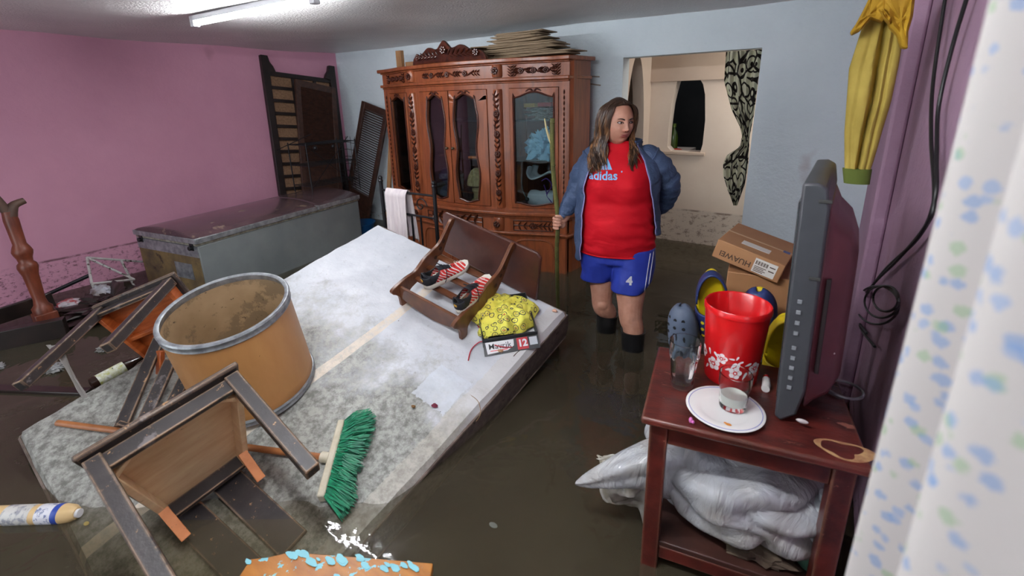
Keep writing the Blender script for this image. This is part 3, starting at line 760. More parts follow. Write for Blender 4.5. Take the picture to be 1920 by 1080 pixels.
for (yy, zz) in ((.10, .10), (.19, .115), (.28, .13)):
    m_ = MB(); m_.box(0, RW, yy, yy+.035, zz, zz+.015); obj('rail', m_, m_rk, rk, local=True, bev=.003)
bbl = PY(833, 397, 2.0)
bk0_, bk1_, bk2_ = RK.inverted() @ (MP(838, 470, .09)), None, None
bt = RK.inverted()
m_ = MB(); o = [(-.10, .05), (.57, .0), (.575, .27), (.55, .295), (-.08, .32), (-.105, .30)]
m_.prism(o, .018, frame((0, .44, 0), (1, 0, 0), (0, .12, .993), (0, -.993, .12))); obj('back_board', m_, mat('dark_brown_board', (84, 48, 38), (66, 36, 30), 7, .3, stretch=(1, 3, 1)), rk, local=True, bev=.008)
# ------------------------------------------------------------------ things in the far corner
def between(a, b, t): return Vector(a).lerp(Vector(b), t)
m_wick = mat('cane_panel', (150, 116, 88), (120, 90, 66), 60, .7)
# bed base leaning on the pink wall
bb = PX(525, 372, -4.62); bt_ = PX(487, 103, -4.79); br_ = Vector((-4.79, 3.52, 2.06)); bR = Vector((-4.62, 3.46, bb.z))
low = .18
dn = (bb-bt_); k = (low-bt_.z)/dn.z; b0 = bt_+dn*k; b1 = br_+(bR-br_)*k
bz = (bt_-b0).normalized(); bx = (br_-bt_); bx = (bx-bz*bx.dot(bz)).normalized(); bn = bx.cross(bz)
BW, BH = (br_-bt_).length, (bt_-b0).length
BF = frame(b0, bx, bz, bn)
bd_ = thing('bed_base', 'dark slatted bed frame leaning upright against the pink wall corner', 'bed frame', BF)
for x in (.03, BW-.03):
    s_ = 1 if x < .5 else -1
    m_ = MB(); xa, xb = x-.035, x+.035
    o = [(x-.035, 0), (x+.035, 0), (x+.035, BH), (x-.035, BH)]
    if s_ > 0: o = [(x-.035, 0), (x+.035, 0), (x+.035, BH-.16), (x+.10, BH-.15), (x+.08, BH-.10), (x+.05, BH-.06), (x+.035, BH), (x-.035, BH)]
    else: o = [(x-.035, 0), (x+.035, 0), (x+.035, BH), (x-.035, BH), (x-.05, BH-.06), (x-.08, BH-.10), (x-.10, BH-.15), (x-.035, BH-.16)]
    m_.prism(o, .045, Matrix.Translation((0, 0, -.02))); obj('side_post', m_, m_black if False else mat('near_black_wood', (40, 28, 26), (26, 20, 20), 14, .5), bd_, local=True, bev=.004)
for i in range(14):
    y = BH-.19-i*.128
    if y > .02:
        m_ = MB(); m_.box(.06, BW-.06, y, y+.03 if i else y+.045, -.008, .012); obj('slat', m_, MATS['near_black_wood'], bd_, local=True, bev=.002)
for x in (.30, .55):
    m_ = MB(); m_.box(x, x+.03, .02, BH-.16, -.01, .008); obj('upright', m_, MATS['near_black_wood'], bd_, local=True)
m_ = MB(); m_.box(.05, BW-.05, .02, BH-.18, .014, .02) if bn.x < 0 else m_.box(.05, BW-.05, .02, BH-.18, -.024, -.018)
obj('cane_panel', m_, m_wick, bd_, local=True)
def louvre(name, label, o, xa, ya, w_, h_, mt, n, rail=.10):
    """o lower left corner; xa across, ya up"""
    ya = ya.normalized(); xa = (xa-ya*xa.dot(ya)).normalized(); F = frame(o, xa, ya, xa.cross(ya))
    T = thing(name, label, 'door', F)
    for x in (0, w_-.055):
        m_ = MB(); m_.box(x, x+.055, 0, h_, -.015, .015); obj('stile', m_, mt, T, local=True, bev=.003)
    for (y0, y1) in ((0, rail*1.6), (h_-rail*.7, h_), (h_*.22, h_*.22+rail*.6)):
        m_ = MB(); m_.box(.055, w_-.055, y0, y1, -.013, .013); obj('rail', m_, mt, T, local=True, bev=.002)
    y0, y1 = h_*.22+rail*.6, h_-rail*.7
    m_ = MB(); m_.box(.055, w_-.055, rail*1.6, h_*.22, -.004, .004); obj('lower_panel', m_, mt, T, local=True)
    for i in range(n):
        y = y0+(y1-y0)*(i+.5)/n; m_ = MB()
        m_.box(.05, w_-.05, -.011, .011, -.0025, .0025, Matrix.Translation((0, y, 0)) @ Matrix.Rotation(math.radians(52), 4, 'X'))
        obj('louvre_slat', m_, mt, T, local=True)
    return T
a, b = PX(552, 148, -4.66), PX(625, 147, -4.66); c = PX(567, 360, -4.45)
dirn = (a-c).normalized(); o = c-dirn*((c.z-.72)/dirn.z)
louvre('louvred_door', 'dark brown louvred door leaning in the corner in front of the bed frame', o, (b-a), dirn, (b-a).length, (a-o).length, m_louver, 44)
a, b = PY(680, 189, 3.54), PY(729, 188, 3.54); c = PY(652, 354, 3.40)
dirn = (a-c).normalized(); o = c-dirn*((c.z-.30)/dirn.z)
louvre('louvred_shutter', 'brown louvred shutter leaning tilted against the white wall beside the cabinet', o, (b-a), dirn, .44, (a-o).length, m_louver, 36)
# black wire rack
w0 = PX(520, 268, -4.28); T = thing('wire_rack', 'black folding wire rack standing in front of the dark louvred door', 'rack', (-4.25, 2.9, .7))
m_ = MB()
for (x, y0) in ((-4.42, 2.62), (-4.12, 2.62), (-4.42, 3.18), (-4.12, 3.18)):
    m_ = MB(); m_.tube([(x, y0, .73), (x, y0, 1.22)], .007, 6); obj('post', m_, m_black, T)
for z in (.80, 1.0, 1.2):
    m_ = MB()
    for k in range(7): x = -4.42+.05*k; m_.tube([(x, 2.62, z), (x, 3.18, z)], .0025, 4)
    for y in (2.62, 2.9, 3.18): m_.tube([(-4.42, y, z), (-4.12, y, z)], .004, 4)
    obj('wire_shelf', m_, m_black, T)
m_ = MB()
for k in range(7): z = .72+k*.075; m_.tube([(-4.42, 3.18, z), (-4.27, 3.20, z+.01), (-4.12, 3.18, z)], .003, 4)
for k in range(5): x = -4.42+.075*k; m_.tube([(x, 3.185, .68), (x, 3.185, 1.24)], .003, 4)
obj('end_grid', m_, m_black, T)
for a, b in (((-4.12, 2.62, 1.2), (-4.12, 3.1, .78)), ((-4.12, 3.1, 1.25), (-4.12, 2.62, .78)), ((-4.42, 2.5, 1.16), (-4.2, 2.75, 1.3))):
    m_ = MB(); m_.tube([a, b], .004, 5); obj('brace', m_, m_black, T)
m_ = MB(); m_.ell((-4.10, 2.70, 1.17), .022); m_.ell((-4.10, 2.9, 1.17), .018); obj('clip', m_, m_black, T)
# planks beside the cabinet
for i, (tx, bx_, z1, w_, col, lb) in enumerate(((737, 730, 165, .055, m_rawwood, 'pale raw plank leaning upright against the white wall, leftmost beside the cabinet'), (743, 745, 175, .07, m_orangewood, 'reddish plank leaning upright right behind the pale plank beside the cabinet'), (749, 756, 250, .045, m_rawwood, 'short pale batten standing between the reddish plank and the cabinet'))):
    p = PY(tx, z1, 3.52-.03*i); q = PY(bx_, 340, 3.42-.04*i); d_ = (p-q).normalized(); q = q-d_*(q.z-.03)/d_.z
    m_ = MB(); m_.board(q, p, (1, 0, 0), w_, .022); solo('plank', m_, col, lb, 'plank', q, 'planks beside the cabinet', bev=.003)
# wood offcuts on the cabinet top, left of the crest
zt = 1.868
m_ = MB(); m_.box(-3.50, -3.43, 3.28, 3.32, zt, zt+.17); solo('timber_offcut', m_, m_rawwood, 'upright pale timber offcut on the left end of the cabinet top', 'offcut', (-3.46, 3.3, zt), bev=.003)
m_ = MB(); m_.board((-3.42, 3.33, zt+.035), (-2.98, 3.36, zt+.035), (0, 0, 1), .065, .03); solo('timber_offcut', m_, m_rawwood, 'long pale board lying flat on edge behind the carved crest of the cabinet', 'offcut', (-3.2, 3.34, zt), bev=.003)
m_ = MB(); m_.board((-3.38, 3.27, zt+.012), (-3.0, 3.29, zt+.012), (0, 1, 0), .06, .02); solo('timber_offcut', m_, mat('grey_wood', (150, 132, 108), (110, 94, 76), 8, .8, stretch=(.4, 3, 3)), 'thin grey wood strip lying in front of the pale board on the cabinet top', 'offcut', (-3.2, 3.28, zt), bev=.002)
for i in range(7):   # splintered strip
    pass
m_card = mat('cardboard', (158, 138, 112), (132, 114, 92), 6, .8)
random.seed(3)
spec = []
z = zt+.004
for i in range(17):
    xo = random.uniform(-.05, .05); L = random.uniform(.52, .64); W = random.uniform(.2, .26); 
    if i < 3: L += .10; xo += .10
    if i > 9: L -= .16; xo -= .02
    m_ = MB(); cz = 0
    def sheet(u, v, L=L, W=W, i=i):
        x = (u-.5)*L; y = (v-.5)*W
        return (x, y, .004*math.sin(u*3+i)*(u-.2)+.002*fbm((x*5, y*5, i), 1))
    m_.grid(sheet, 14, 6)
    zc = z + .0105
    cxx = -2.03+xo; ang = random.uniform(-.07, .07)
    M_ = Matrix.Translation((cxx, 3.22+random.uniform(-.02, .02), zc)) @ Matrix.Rotation(ang, 4, 'Z') @ Matrix.Rotation(.0+random.uniform(-.008, .008), 4, 'Y')
    lb = 'flattened brown cardboard sheet in the stack on top of the cabinet'
    if i == 16: lb = 'topmost flattened cardboard sheet of the stack on the cabinet'
    if i == 0: lb = 'lowest cardboard sheet of the stack on the cabinet, sticking out over its right edge'
    solo('cardboard_sheet', m_, m_card, lb, 'cardboard', M_, 'cardboard sheets stacked on the cabinet', local=True, solid=.006)
    z += .0105
m_ = MB()
m_.prism([(-2.62, 3.30), (-2.2, 3.32), (-2.25, 3.12), (-2.44, 3.08)], .008, Matrix.Translation((0, 0, zt+.10))); m_.prism([(-2.60, 3.32), (-2.28, 3.33), (-2.3, 3.2)], .1, Matrix.Translation((0, 0, zt)))
solo('cardboard_flap', m_, m_card, 'bent cardboard piece between the carved crest and the stacked sheets', 'cardboard', (-2.4, 3.2, zt))
# two rods on the wall
for (a, b, lb) in (((1072, 141), (1124, 144), 'upper thin metal rod sticking out of the white wall right of the cabinet'), ((1076, 153), (1126, 160), 'lower thin metal rod sticking out of the white wall right of the cabinet')):
    p, q = PY(a[0], a[1], 3.585), PY(b[0], b[1], 3.585); m_ = MB(); m_.tube([p, q], .006, 6); m_.tube([p+Vector((0, .016, 0)), p], .008, 6)
    solo('wall_rod', m_, mat('pale_rod', (150, 140, 130), rough=.5), lb, 'rod', p)
# ------------------------------------------------------------------ cabinet contents
def lump(c, r, seed, amp=.25, fr=3, nu=40, nv=26, sharp=1, mb=None, flat=None, o_=4):
    mb = mb or MB()
    def f(u, v):
        a = 2*PI*u; b = PI*(v-.5)*.999; d = Vector((math.cos(a)*math.cos(b), math.sin(a)*math.cos(b), math.sin(b)))
        q = abs(fbm(d*fr+Vector((seed, seed*2, 0)), 1, o_)) if sharp else fbm(d*fr+Vector((seed, 0, 0)), 1, 3)
        k = 1+amp*(q*2-.6)
        p = [c[i]+r[i]*d[i]*k for i in range(3)]
        if flat is not None and p[2] < flat: p[2] = flat+.001*(p[2]-flat)
        return p
    mb.grid(f, nu, nv, cu=True); return mb
zr1 = ZS1+.006; zr2 = ZS2+.006
m_paper = mat('newsprint', (196, 194, 190), (120, 118, 118), 60, .8, lo=.3, hi=.6)
random.seed(5)
for i in range(9):
    m_ = MB(); x0 = KX+.60+random.uniform(0, .12); y0 = kf(.7)+.16+random.uniform(-.02, .03); zz = zr1+.004+i*.0095; L = random.uniform(.14, .2)
    def pf(u, v, i=i, L=L): x = (u-.5)*L; y = (v-.5)*.13; return (x, y, .004*math.sin(u*9+i*2)+.003*math.sin(v*8+i)+.0015*fbm((x*40, y*40, i)))
    m_.grid(pf, 16, 8)
    solo('folded_newspaper', m_, m_paper, 'crumpled newspaper in the pile on the upper right shelf of the cabinet', 'newspaper', Matrix.Translation((x0+.04, y0, zz)) @ Matrix.Rotation(random.uniform(-.3, .3), 4, 'Z'), 'newspapers on the upper right cabinet shelf', local=True, solid=.003)
m_ = MB().box(-.06, .06, -.04, .04, 0, .03); solo('red_box', m_, mat('red_card', (180, 30, 34), (150, 22, 28), 12, .4), 'small flat red box on the newspapers in the cabinet', 'box', Matrix.Translation((KX+.72, kf(.7)+.2, zr1+.098)), local=True, bev=.003)
m_ = MB().box(-.05, .05, -.03, .03, 0, .03); solo('yellow_box', m_, mat('yellow_card', (190, 150, 70), rough=.6), 'small yellow box at the left end of the newspapers in the cabinet', 'box', Matrix.Translation((KX+.60, kf(.6)+.2, zr1+.094)), local=True, bev=.003)
t = NT('blue_plastic'); t.base(rgb((160, 210, 240))); t.set(.3, 0, .5, Transmission_Weight=.15); t.bump(t.noise(t.coord(), 18, 5), .8, .02); m_bluebag = t.m
bgz = zr2
m_ = lump((KX+.725, kf(.72)+.15, bgz+.105), (.135, .09, .125), 4, .5, 2.2, 64, 40, flat=bgz+.002)
solo('blue_plastic_bag', m_, m_bluebag, 'crumpled light blue plastic bag on the middle right shelf of the cabinet', 'bag', (KX+.72, kf(.7)+.15, bgz))
zb = .717
m_clothw = mat('white_cloth', (214, 212, 218), (190, 188, 200), 5, .8, bump=.3, bscale=12, bdist=.02)
m_ = MB()
def fold(u, v):
    a = v*2*PI*1.35; r = .05+.012*v
    return (KX+.60+.25*u, kf(.7)+.14-r*math.cos(a)+.01*math.sin(u*9), zb+.07+r*math.sin(a)+.01*math.sin(u*6+v*4))
m_.grid(fold, 20, 40)
wb_ = thing('folded_white_blanket', 'white blanket rolled and stuffed in the lowest right shelf of the cabinet', 'blanket', (KX+.7, kf(.7)+.15, zb))
obj('roll', m_, m_clothw, wb_, solid=.012)
m_ = MB(); pth = spline([(KX+.60, 0, zb+.33), (KX+.585, 0, zb+.27), (KX+.62, 0, zb+.235), (KX+.70, 0, zb+.26), (KX+.80, 0, zb+.30), (KX+.84, 0, zb+.22), (KX+.82, 0, zb+.08)], 6)
n_ = len(pth)
def drp(u, v): p = pth[min(n_-1, int(v*(n_-1)))]; return (p.x+.006*math.sin(u*8), kf(.7)+.10+.16*u, p.z+.006*math.sin(u*11+v*9))
m_.grid(drp, 12, n_); obj('drape', m_, m_clothw, wb_, solid=.01)
m_ = MB()
pp_ = [(KX+.74, 0, zb+.23), (KX+.78, 0, zb+.25), (KX+.83, 0, zb+.2), (KX+.78, 0, zb+.12), (KX+.83, 0, zb+.06), (KX+.80, 0, zb+.01), (KX+.72, 0, zb-.0+.012), (KX+.78, 0, zb+.1), (KX+.76, 0, zb+.2)]
m_.tube(spline([(p[0], kf(.75)+.06+.01*(i % 2), p[2]) for i, p in enumerate(pp_)], 6), .006, 6, flat=.6)
solo('purple_strap', m_, mat('purple_webbing', (96, 50, 150), rough=.7), 'tangled purple strap over the white blanket in the cabinet', 'strap', (KX+.78, kf(.75)+.06, zb))
m_ = MB(); m_.tube(spline([(KX+.585, kf(.6)+.06, zb+.26), (KX+.60, kf(.6)+.055, zb+.16), (KX+.63, kf(.6)+.055, zb+.10)], 6), .006, 6); m_.ell((KX+.64, kf(.6)+.055, zb+.085), .017)
solo('black_strap', m_, mat('black_rubber', (24, 24, 26), rough=.5), 'short black strap with a knob hanging over the white blanket in the cabinet', 'strap', (KX+.6, kf(.6)+.06, zb))
# packets behind the left glass door
m_pack = mat('packet_print', (54, 50, 130), (44, 40, 96), 14, .25, spots=[((220, 220, 235), 34, .60), ((200, 40, 120), 26, .66)])
for i, (zz, rt_, lb) in enumerate(((0, .06, 'dark blue printed packet behind the left glass door of the cabinet'), (.15, -.12, 'dark blue packet lying on top of the other behind the left glass door'))):
    m_ = lump((0, 0, .075), (.085, .045, .075), i+9, .10, 2, 24, 16); M_ = Matrix.Translation((KX-.155+.015*i, kf(.15)+.085, zb+.005+zz)) @ Matrix.Rotation(rt_, 4, 'Y')
    T = thing('packet', lb, 'packet', M_, 'packets in the cabinet'); obj('wrapper', m_, m_pack, T, local=True)
    m_ = MB(); m_.box(-.055, .055, -.052, -.046, .055, .10); obj('label', m_, mat('packet_label', (216, 220, 240), (60, 60, 160), 40, .4), T, local=True, bev=.002)
# wicker lamps
m_wk = mat('wicker', (176, 152, 110), (140, 112, 76), 40, .7, bump=.6, bscale=70)
def lamp(x, y, sc, lb):
    M_ = Matrix.Translation((KX+x, y, zb)) @ Matrix.Scale(sc, 4)
    T = thing('wicker_lamp', lb, 'lamp', M_, 'wicker table lamps in the cabinet')
    b = MB(); b.lathe([(.075, 0), (.078, .02), (.05, .05), (.045, .09), (.06, .12), (.055, .15), (.02, .165)], 28); obj('base', b, m_wk, T, local=True)
    b = MB(); b.lathe([(.088, .165), (.10, .17), (.102, .185), (.085, .25), (.055, .30), (.03, .315), (.001, .317)], 28, caps=False)
    for k in range(28):
        a = 2*PI*k/28; b.tube([(.1*math.cos(a), .1*math.sin(a), .178), (.088*math.cos(a), .088*math.sin(a), .245), (.058*math.cos(a), .058*math.sin(a), .298), (.03*math.cos(a), .03*math.sin(a), .316)], .0035, 4)
    obj('shade', b, m_wk, T, local=True)
lamp(.14, kf(.14)+.15, .95, 'wicker table lamp with domed shade behind the right centre glass door'); lamp(.31, kf(.3)+.25, .8, 'smaller wicker lamp half hidden right of the larger wicker lamp')
m_ = MB()
for i in range(9):
    a = i*.7; m_.tube(spline([(KX-.2+.03*math.cos(a), kf(.2)+.12, 1.44+.02*i), (KX-.16+.02*math.sin(a*2), kf(.2)+.10, 1.47+.018*i), (KX-.13+.03*math.cos(a*3), kf(.2)+.13, 1.45+.016*i)], 4), .007, 5)
solo('red_ornament', m_, mat('red_tinsel', (220, 20, 34), (120, 10, 20), 50, .2, spec=.9), 'shiny red tinsel ornament behind the left glass door on the top shelf', 'ornament', (KX-.17, kf(.2)+.12, ZS1+.006))
for i, (x, z, a, lb) in enumerate(((.18, ZS2+.008, .1, 'flat orange-brown wood piece on the centre shelf behind the right glass door'), (-.16, ZS2+.008, -.2, 'flat orange-brown wood piece on the centre shelf behind the left glass door'))):
    m_ = MB().box(-.09, .09, -.03, .03, 0, .018); solo('wood_piece', m_, m_orangewood, lb, 'wood piece', Matrix.Translation((KX+x, kf(x)+.12, z)) @ Matrix.Rotation(a, 4, 'Z'), local=True, bev=.003)
# ------------------------------------------------------------------ black metal chair back and draped cloth
YB2 = 2.30; q = [PY(x, y, YB2) for x, y in ((713, 334), (812, 332))]
xl, xr, zt2 = q[0].x, q[1].x, 1.0
T = thing('metal_headboard', 'black tubular metal bed headboard with scrollwork behind the tilted mattress', 'headboard', ((xl+xr)/2, YB2, 0))
for x in (xl, xr):
    m_ = MB(); m_.tube([(x, YB2, .0), (x, YB2, zt2+.02)], .014, 12); obj('post', m_, m_black, T)
    m_ = MB(); m_.lathe([(.016, 0), (.018, .01), (.012, .018), (.017, .03), (.012, .042), (.002, .048)], 14, Matrix.Translation((x, YB2, zt2+.01))); obj('finial', m_, m_black, T)
for z in (.95, .79, .35):
    m_ = MB(); m_.tube([(xl, YB2, z), (xr, YB2, z)], .008, 8); obj('rail', m_, m_black, T)
for x in (xl+.16, xr-.15, (xl+xr)/2+.03):
    m_ = MB(); m_.tube([(x, YB2, .79), (x, YB2, .35)], .007, 8); obj('bar', m_, m_black, T)
for s in (-1, 1):
    m_ = MB(); xc = (xl+xr)/2+s*.13
    m_.tube([(xc+(.06-.0035*i)*math.cos(i*.5)*s, YB2, .87+(.06-.0035*i)*math.sin(i*.5)) for i in range(16)], .0045, 6); obj('scroll', m_, m_black, T)
cz = .955; ca, cb_ = xl+.055, xl+.29
m_ = MB()
def dr_(u, v):
    x = ca+(cb_-ca)*u+.012*math.sin(v*5+u*3); f = .010*math.sin(u*34+v*1.5)+.006*math.sin(u*61+1)
    if v < .46: t_ = (.46-v)/.46; return (x+.02*t_*(1-u), YB2-.018-f*.8*t_-.01-.02*t_, cz-.02-t_*(.40+.03*math.sin(u*5)))
    if v < .54: a = (v-.46)/.08*PI; return (x, YB2-.014*math.cos(a), cz+.014*math.sin(a)-.0)
    t_ = (v-.54)/.46; return (x+.03*t_*u, YB2+.018+.01+f*.8*t_, cz-.02-t_*(.34+.02*math.sin(u*7)))
m_.grid(dr_, 60, 60)
solo('draped_cloth', m_, mat('off_white_knit', (226, 216, 216), (204, 192, 196), 5, .85, stretch=(6, 6, .5), bump=.3, bscale=30), 'off-white cloth draped over the black metal headboard', 'cloth', ((ca+cb_)/2, YB2, cz), solid=.004)
# blue basin edge between freezer and mattress
p = PZ(682, 425, .30)
m_ = MB(); m_.lathe([(.10, 0), (.15, .16), (.16, .165), (.16, .175), (.145, .17), (.095, .01), (.001, .008)], 30, caps=False)
solo('blue_basin', m_, mat('blue_plastic_hard', (24, 84, 140), rough=.4), 'blue plastic basin floating between the freezer and the mattress', 'basin', Matrix.Translation((p.x-.05, p.y, .17)), local=True)
# ------------------------------------------------------------------ table by the right wall
TBX, TBY, TZ = (-.335, .19), (1.06, 1.56), .75
m_tab = worn('worn_red_wood', ((100, 40, 33), (56, 24, 22)), (120, 84, 66), rough=.28, chips=[((140, 84, 70), 9, .62), ((190, 150, 120), 24, .74)], stretch=(1, 3, 1))
ux = (PZ(1640, 885, TZ)-PZ(1202, 782, TZ)); ux.z = 0; TWd = ux.length; ux.normalize(); uy = Vector((-ux.y, ux.x, 0))
TF = frame(PZ(1202, 782, TZ)*1 - Vector((0, 0, TZ)), ux, uy, Vector((0, 0, 1)))
tbl = thing('wooden_table', 'worn dark red wooden table by the right wall with a television on it', 'table', TF)
TDp = .40
m_ = MB(); m_.box(0, TWd, 0, TDp, TZ-.022, TZ); obj('tabletop', m_, m_tab, tbl, local=True, bev=.006)
for (x, y) in ((.045, .045), (TWd-.045, .045), (.045, TDp-.045), (TWd-.045, TDp-.045)):
    m_ = MB(); m_.box(x-.024, x+.024, y-.024, y+.024, 0, TZ-.022); obj('leg', m_, m_tab, tbl, local=True, bev=.004)
for (x0, x1, y0, y1) in ((.069, TWd-.069, .03, .05), (.069, TWd-.069, TDp-.05, TDp-.03), (.03, .05, .069, TDp-.069), (TWd-.05, TWd-.03, .069, TDp-.069)):
    m_ = MB(); m_.box(x0, x1, y0, y1, TZ-.09, TZ-.022); obj('apron_rail', m_, m_tab, tbl, local=True, bev=.003)
m_ = MB(); m_.box(.03, TWd-.03, .03, TDp-.03, .30, .318); obj('lower_shelf', m_, mat('soiled_shelf_wood', (70, 40, 32), (44, 28, 24), 5, .5, spots=((100, 84, 66), 6, .60)), tbl, local=True, bev=.003)
m_ = MB(); m_.box(.069, TWd-.069, .03, .05, .255, .30); obj('shelf_rail', m_, m_tab, tbl, local=True, bev=.003)
# worn pale ring on the table top
m_ = MB(); p0 = TF.inverted() @ PZ(1585, 845, TZ); N = 40; vs = []
for i in range(N):
    a = 2*PI*i/N; r = .062+.006*math.sin(a*3); w_ = .012+.024*max(0, math.cos(a+.4))**2+.004*math.sin(a*5)
    for k in (r-w_, r): vs.append((p0.x+k*math.cos(a)*1.0, p0.y+k*math.sin(a)*.55, TZ+.0006))
m_.add(vs, [(2*i, 2*i+1, (2*i+3) % (2*N), (2*i+2) % (2*N)) for i in range(N)])
obj('worn_ring', m_, mat('bare_worn_wood', (196, 160, 112), (140, 88, 64), 26, .5), tbl, local=True, label='pale ring worn into the table top')
# ------------------------------------------------------------------ television
tvx, tvy = -.018, 1.235
TVM = frame((tvx, tvy, TZ), Vector((.995, -.03, 0)).normalized(), Vector((.03, .995, 0)).normalized(), Vector((0, 0, 1))) @ Matrix.Rotation(-.028, 4, 'Y')
tv = thing('television', 'old maroon and grey television standing on its end on the table, screen facing left', 'television', TVM)
H_ = .63
def rr(x0, x1, z0, z1, r, n=5):
    o = []
    for (cx, cz, a0) in ((x1-r, z0+r, -PI/2), (x1-r, z1-r, 0), (x0+r, z1-r, PI/2), (x0+r, z0+r, PI)):
        for i in range(n): a = a0+PI/2*i/(n-1); o.append((cx+r*math.cos(a), cz+r*math.sin(a)))
    return o
FXZ = lambda y: frame((0, y, 0), (1, 0, 0), (0, 0, 1), (0, -1, 0))
m_tvg = mat('tv_grey', (64, 66, 70), (56, 58, 62), 8, .4, spots=((50, 50, 54), 18, .70)); m_tvm = mat('tv_maroon', (108, 58, 64), (92, 48, 54), 6, .35, spots=((140, 100, 100), 16, .70))
m_ = MB(); o = [(-.002, .01), (.012, .0), (.045, .03), (.058, .10), (.058, H_-.06), (.05, H_-.012), (.03, H_), (.0, H_-.002)]
m_.prism(o, .46, FXZ(.46)); obj('front_bezel', m_, m_tvg, tv, local=True, bev=.006, label='dark grey front frame')
rings = []
for (x, za, zb, ya, yb) in ((.056, .03, H_-.06, .012, .45), (.075, .05, H_-.10, .03, .43), (.105, .07, H_-.13, .05, .42), (.125, .10, H_-.18, .10, .38)):
    rings.append([(x, ya+.03, za), (x, yb-.03, za), (x, yb, za+.03), (x, yb, zb-.03), (x, yb-.03, zb), (x, ya+.03, zb), (x, ya, zb-.03), (x, ya, za+.03)])
m_ = MB(); m_.loft(rings); obj('rear_shell', m_, m_tvm, tv, local=True, bev=.01, label='maroon rear housing')
m_ = MB(); m_.box(.070, .080, .018, .04, .15, .40); obj('vent', m_, mat('vent_dark', (30, 18, 20), rough=.6), tv, local=True, bev=.002)
m_ = MB(); m_.box(-.006, .0, .03, .43, .05, H_-.05); obj('screen', m_, mat('tv_screen', (36, 42, 44), rough=.08, spec=.8), tv, local=True, bev=.002)
m_btn = mat('tv_button', (128, 132, 136), rough=.35)
for i in range(9):
    z = .10+.028*i if i < 5 else .10+.028*i+.012
    m_ = MB(); m_.box(.018, .028, -.003, .001, z, z+.010); obj('button', m_, m_btn, tv, local=True, bev=.001)
for z, w_ in ((.40, .018), (.585, .02)):
    m_ = MB(); m_.box(.035, .035+w_*1.3, -.003, .001, z, z+.008); obj('foot_pad', m_, mat('tv_foot', (52, 52, 50), rough=.6), tv, local=True, bev=.001)
m_ = MB(); m_.ell((.094, .052, .20), (.014, .004, .005)); obj('badge', m_, mat('badge_silver', (190, 180, 180), rough=.3), tv, local=True)
m_ = MB(); m_.ell((.06, -.001, .02), (.014, .004, .006)); obj('badge', m_, MATS['badge_silver'], tv, local=True)
# ------------------------------------------------------------------ red canister
CN = PZ(1368, 704, TZ); CN.z = TZ
cn = thing('red_canister', 'tall red plastic canister printed with white flowers on the table', 'canister', CN)
R0, R1, HC = .074, .088, .242
m_red = mat('red_plastic', (214, 22, 26), (204, 18, 24), 4, .22, spec=.6)
m_ = MB(); m_.lathe([(.001, 0), (R0-.004, 0), (R0, .006), (R1, HC-.02), (R1+.003, HC-.018), (R1+.003, HC-.004), (R1, HC), (R1-.004, HC-.003), (R0-.004, .008), (.001, .006)], 56, Matrix.Translation(CN), caps=False); obj('body', m_, m_red, cn, ang=50)
m_flw = mat('white_print', (240, 226, 228), rough=.4)
def on_can(a, z, off=.0006):   # angle around the canister, height
    r = R0+(R1-R0)*z/HC+off; return (CN.x+r*math.sin(a), CN.y-r*math.cos(a), TZ+z)
def can_poly(mb, pts, a0, z0, sc, rot=0, off=.0006):
    n_ = len(pts); c = MB(); q = []
    for p in pts:
        x = p[0]*math.cos(rot)-p[1]*math.sin(rot); y = p[0]*math.sin(rot)+p[1]*math.cos(rot); q.append(on_can(a0+x*sc/.078, z0+y*sc, off))
    cx = sum(p[0] for p in pts)/n_; cy = sum(p[1] for p in pts)/n_
    x = cx*math.cos(rot)-cy*math.sin(rot); y = cx*math.sin(rot)+cy*math.cos(rot)
    q.append(on_can(a0+x*sc/.078, z0+y*sc, off))
    mb.add(q, [(i, (i+1) % n_, n_) for i in range(n_)])
def flower(a0, z0, sc, rot):
    m_ = MB()
    can_poly(m_, [(math.cos(2*PI*i/60)*(.74+.26*abs(math.cos(2.5*2*PI*i/60))), math.sin(2*PI*i/60)*(.74+.26*abs(math.cos(2.5*2*PI*i/60)))) for i in range(60)], a0, z0, sc, rot)
    obj('flower_print', m_, m_flw, cn, recalc=False)
    m2 = MB(); can_poly(m2, [(.34*math.cos(i*PI/8), .34*math.sin(i*PI/8)) for i in range(16)], a0, z0, sc, 0, .001)
    for k in range(5):
        a = rot+2*PI*k/5+PI/5; can_poly(m2, [(.4*math.cos(a-.12), .4*math.sin(a-.12)), (.8*math.cos(a), .8*math.sin(a)), (.4*math.cos(a+.12), .4*math.sin(a+.12))], a0, z0, sc, 0, .001)
    obj('flower_centre', m2, m_red, cn, recalc=False)
    m3 = MB(); can_poly(m3, [(.17*math.cos(i*PI/6), .17*math.sin(i*PI/6)) for i in range(12)], a0, z0, sc, 0, .0014); obj('flower_dot', m3, m_flw, cn, recalc=False)
for (a, z, s_, r_) in ((-.12, .093, .017, .2), (-.42, .066, .021, .5), (.38, .058, .019, .1), (-1.05, .085, .02, 0), (1.1, .07, .02, .4), (1.7, .09, .019, 0)): flower(a-.1, z, s_, r_)
lf = [(math.cos(t_)*1.0, math.sin(t_)*.33*(1+.5*math.cos(t_))) for t_ in [2*PI*i/20 for i in range(20)]]
for (a, z, s_, r_) in ((.22, .10, .008, 0), (.40, .105, .007, 1.2), (.52, .092, .008, .5), (-.32, .098, .011, 2.3), (.45, .078, .012, 1.4), (.3, .08, .012, .9), (-.62, .10, .010, 1.8), (.75, .05, .012, 1.1), (.8, .085, .01, .4), (.1, .066, .009, .4), (-.75, .045, .010, 1)):
    m_ = MB(); can_poly(m_, lf, a-.1, z, s_, r_); obj('leaf_print', m_, m_flw, cn, recalc=False)
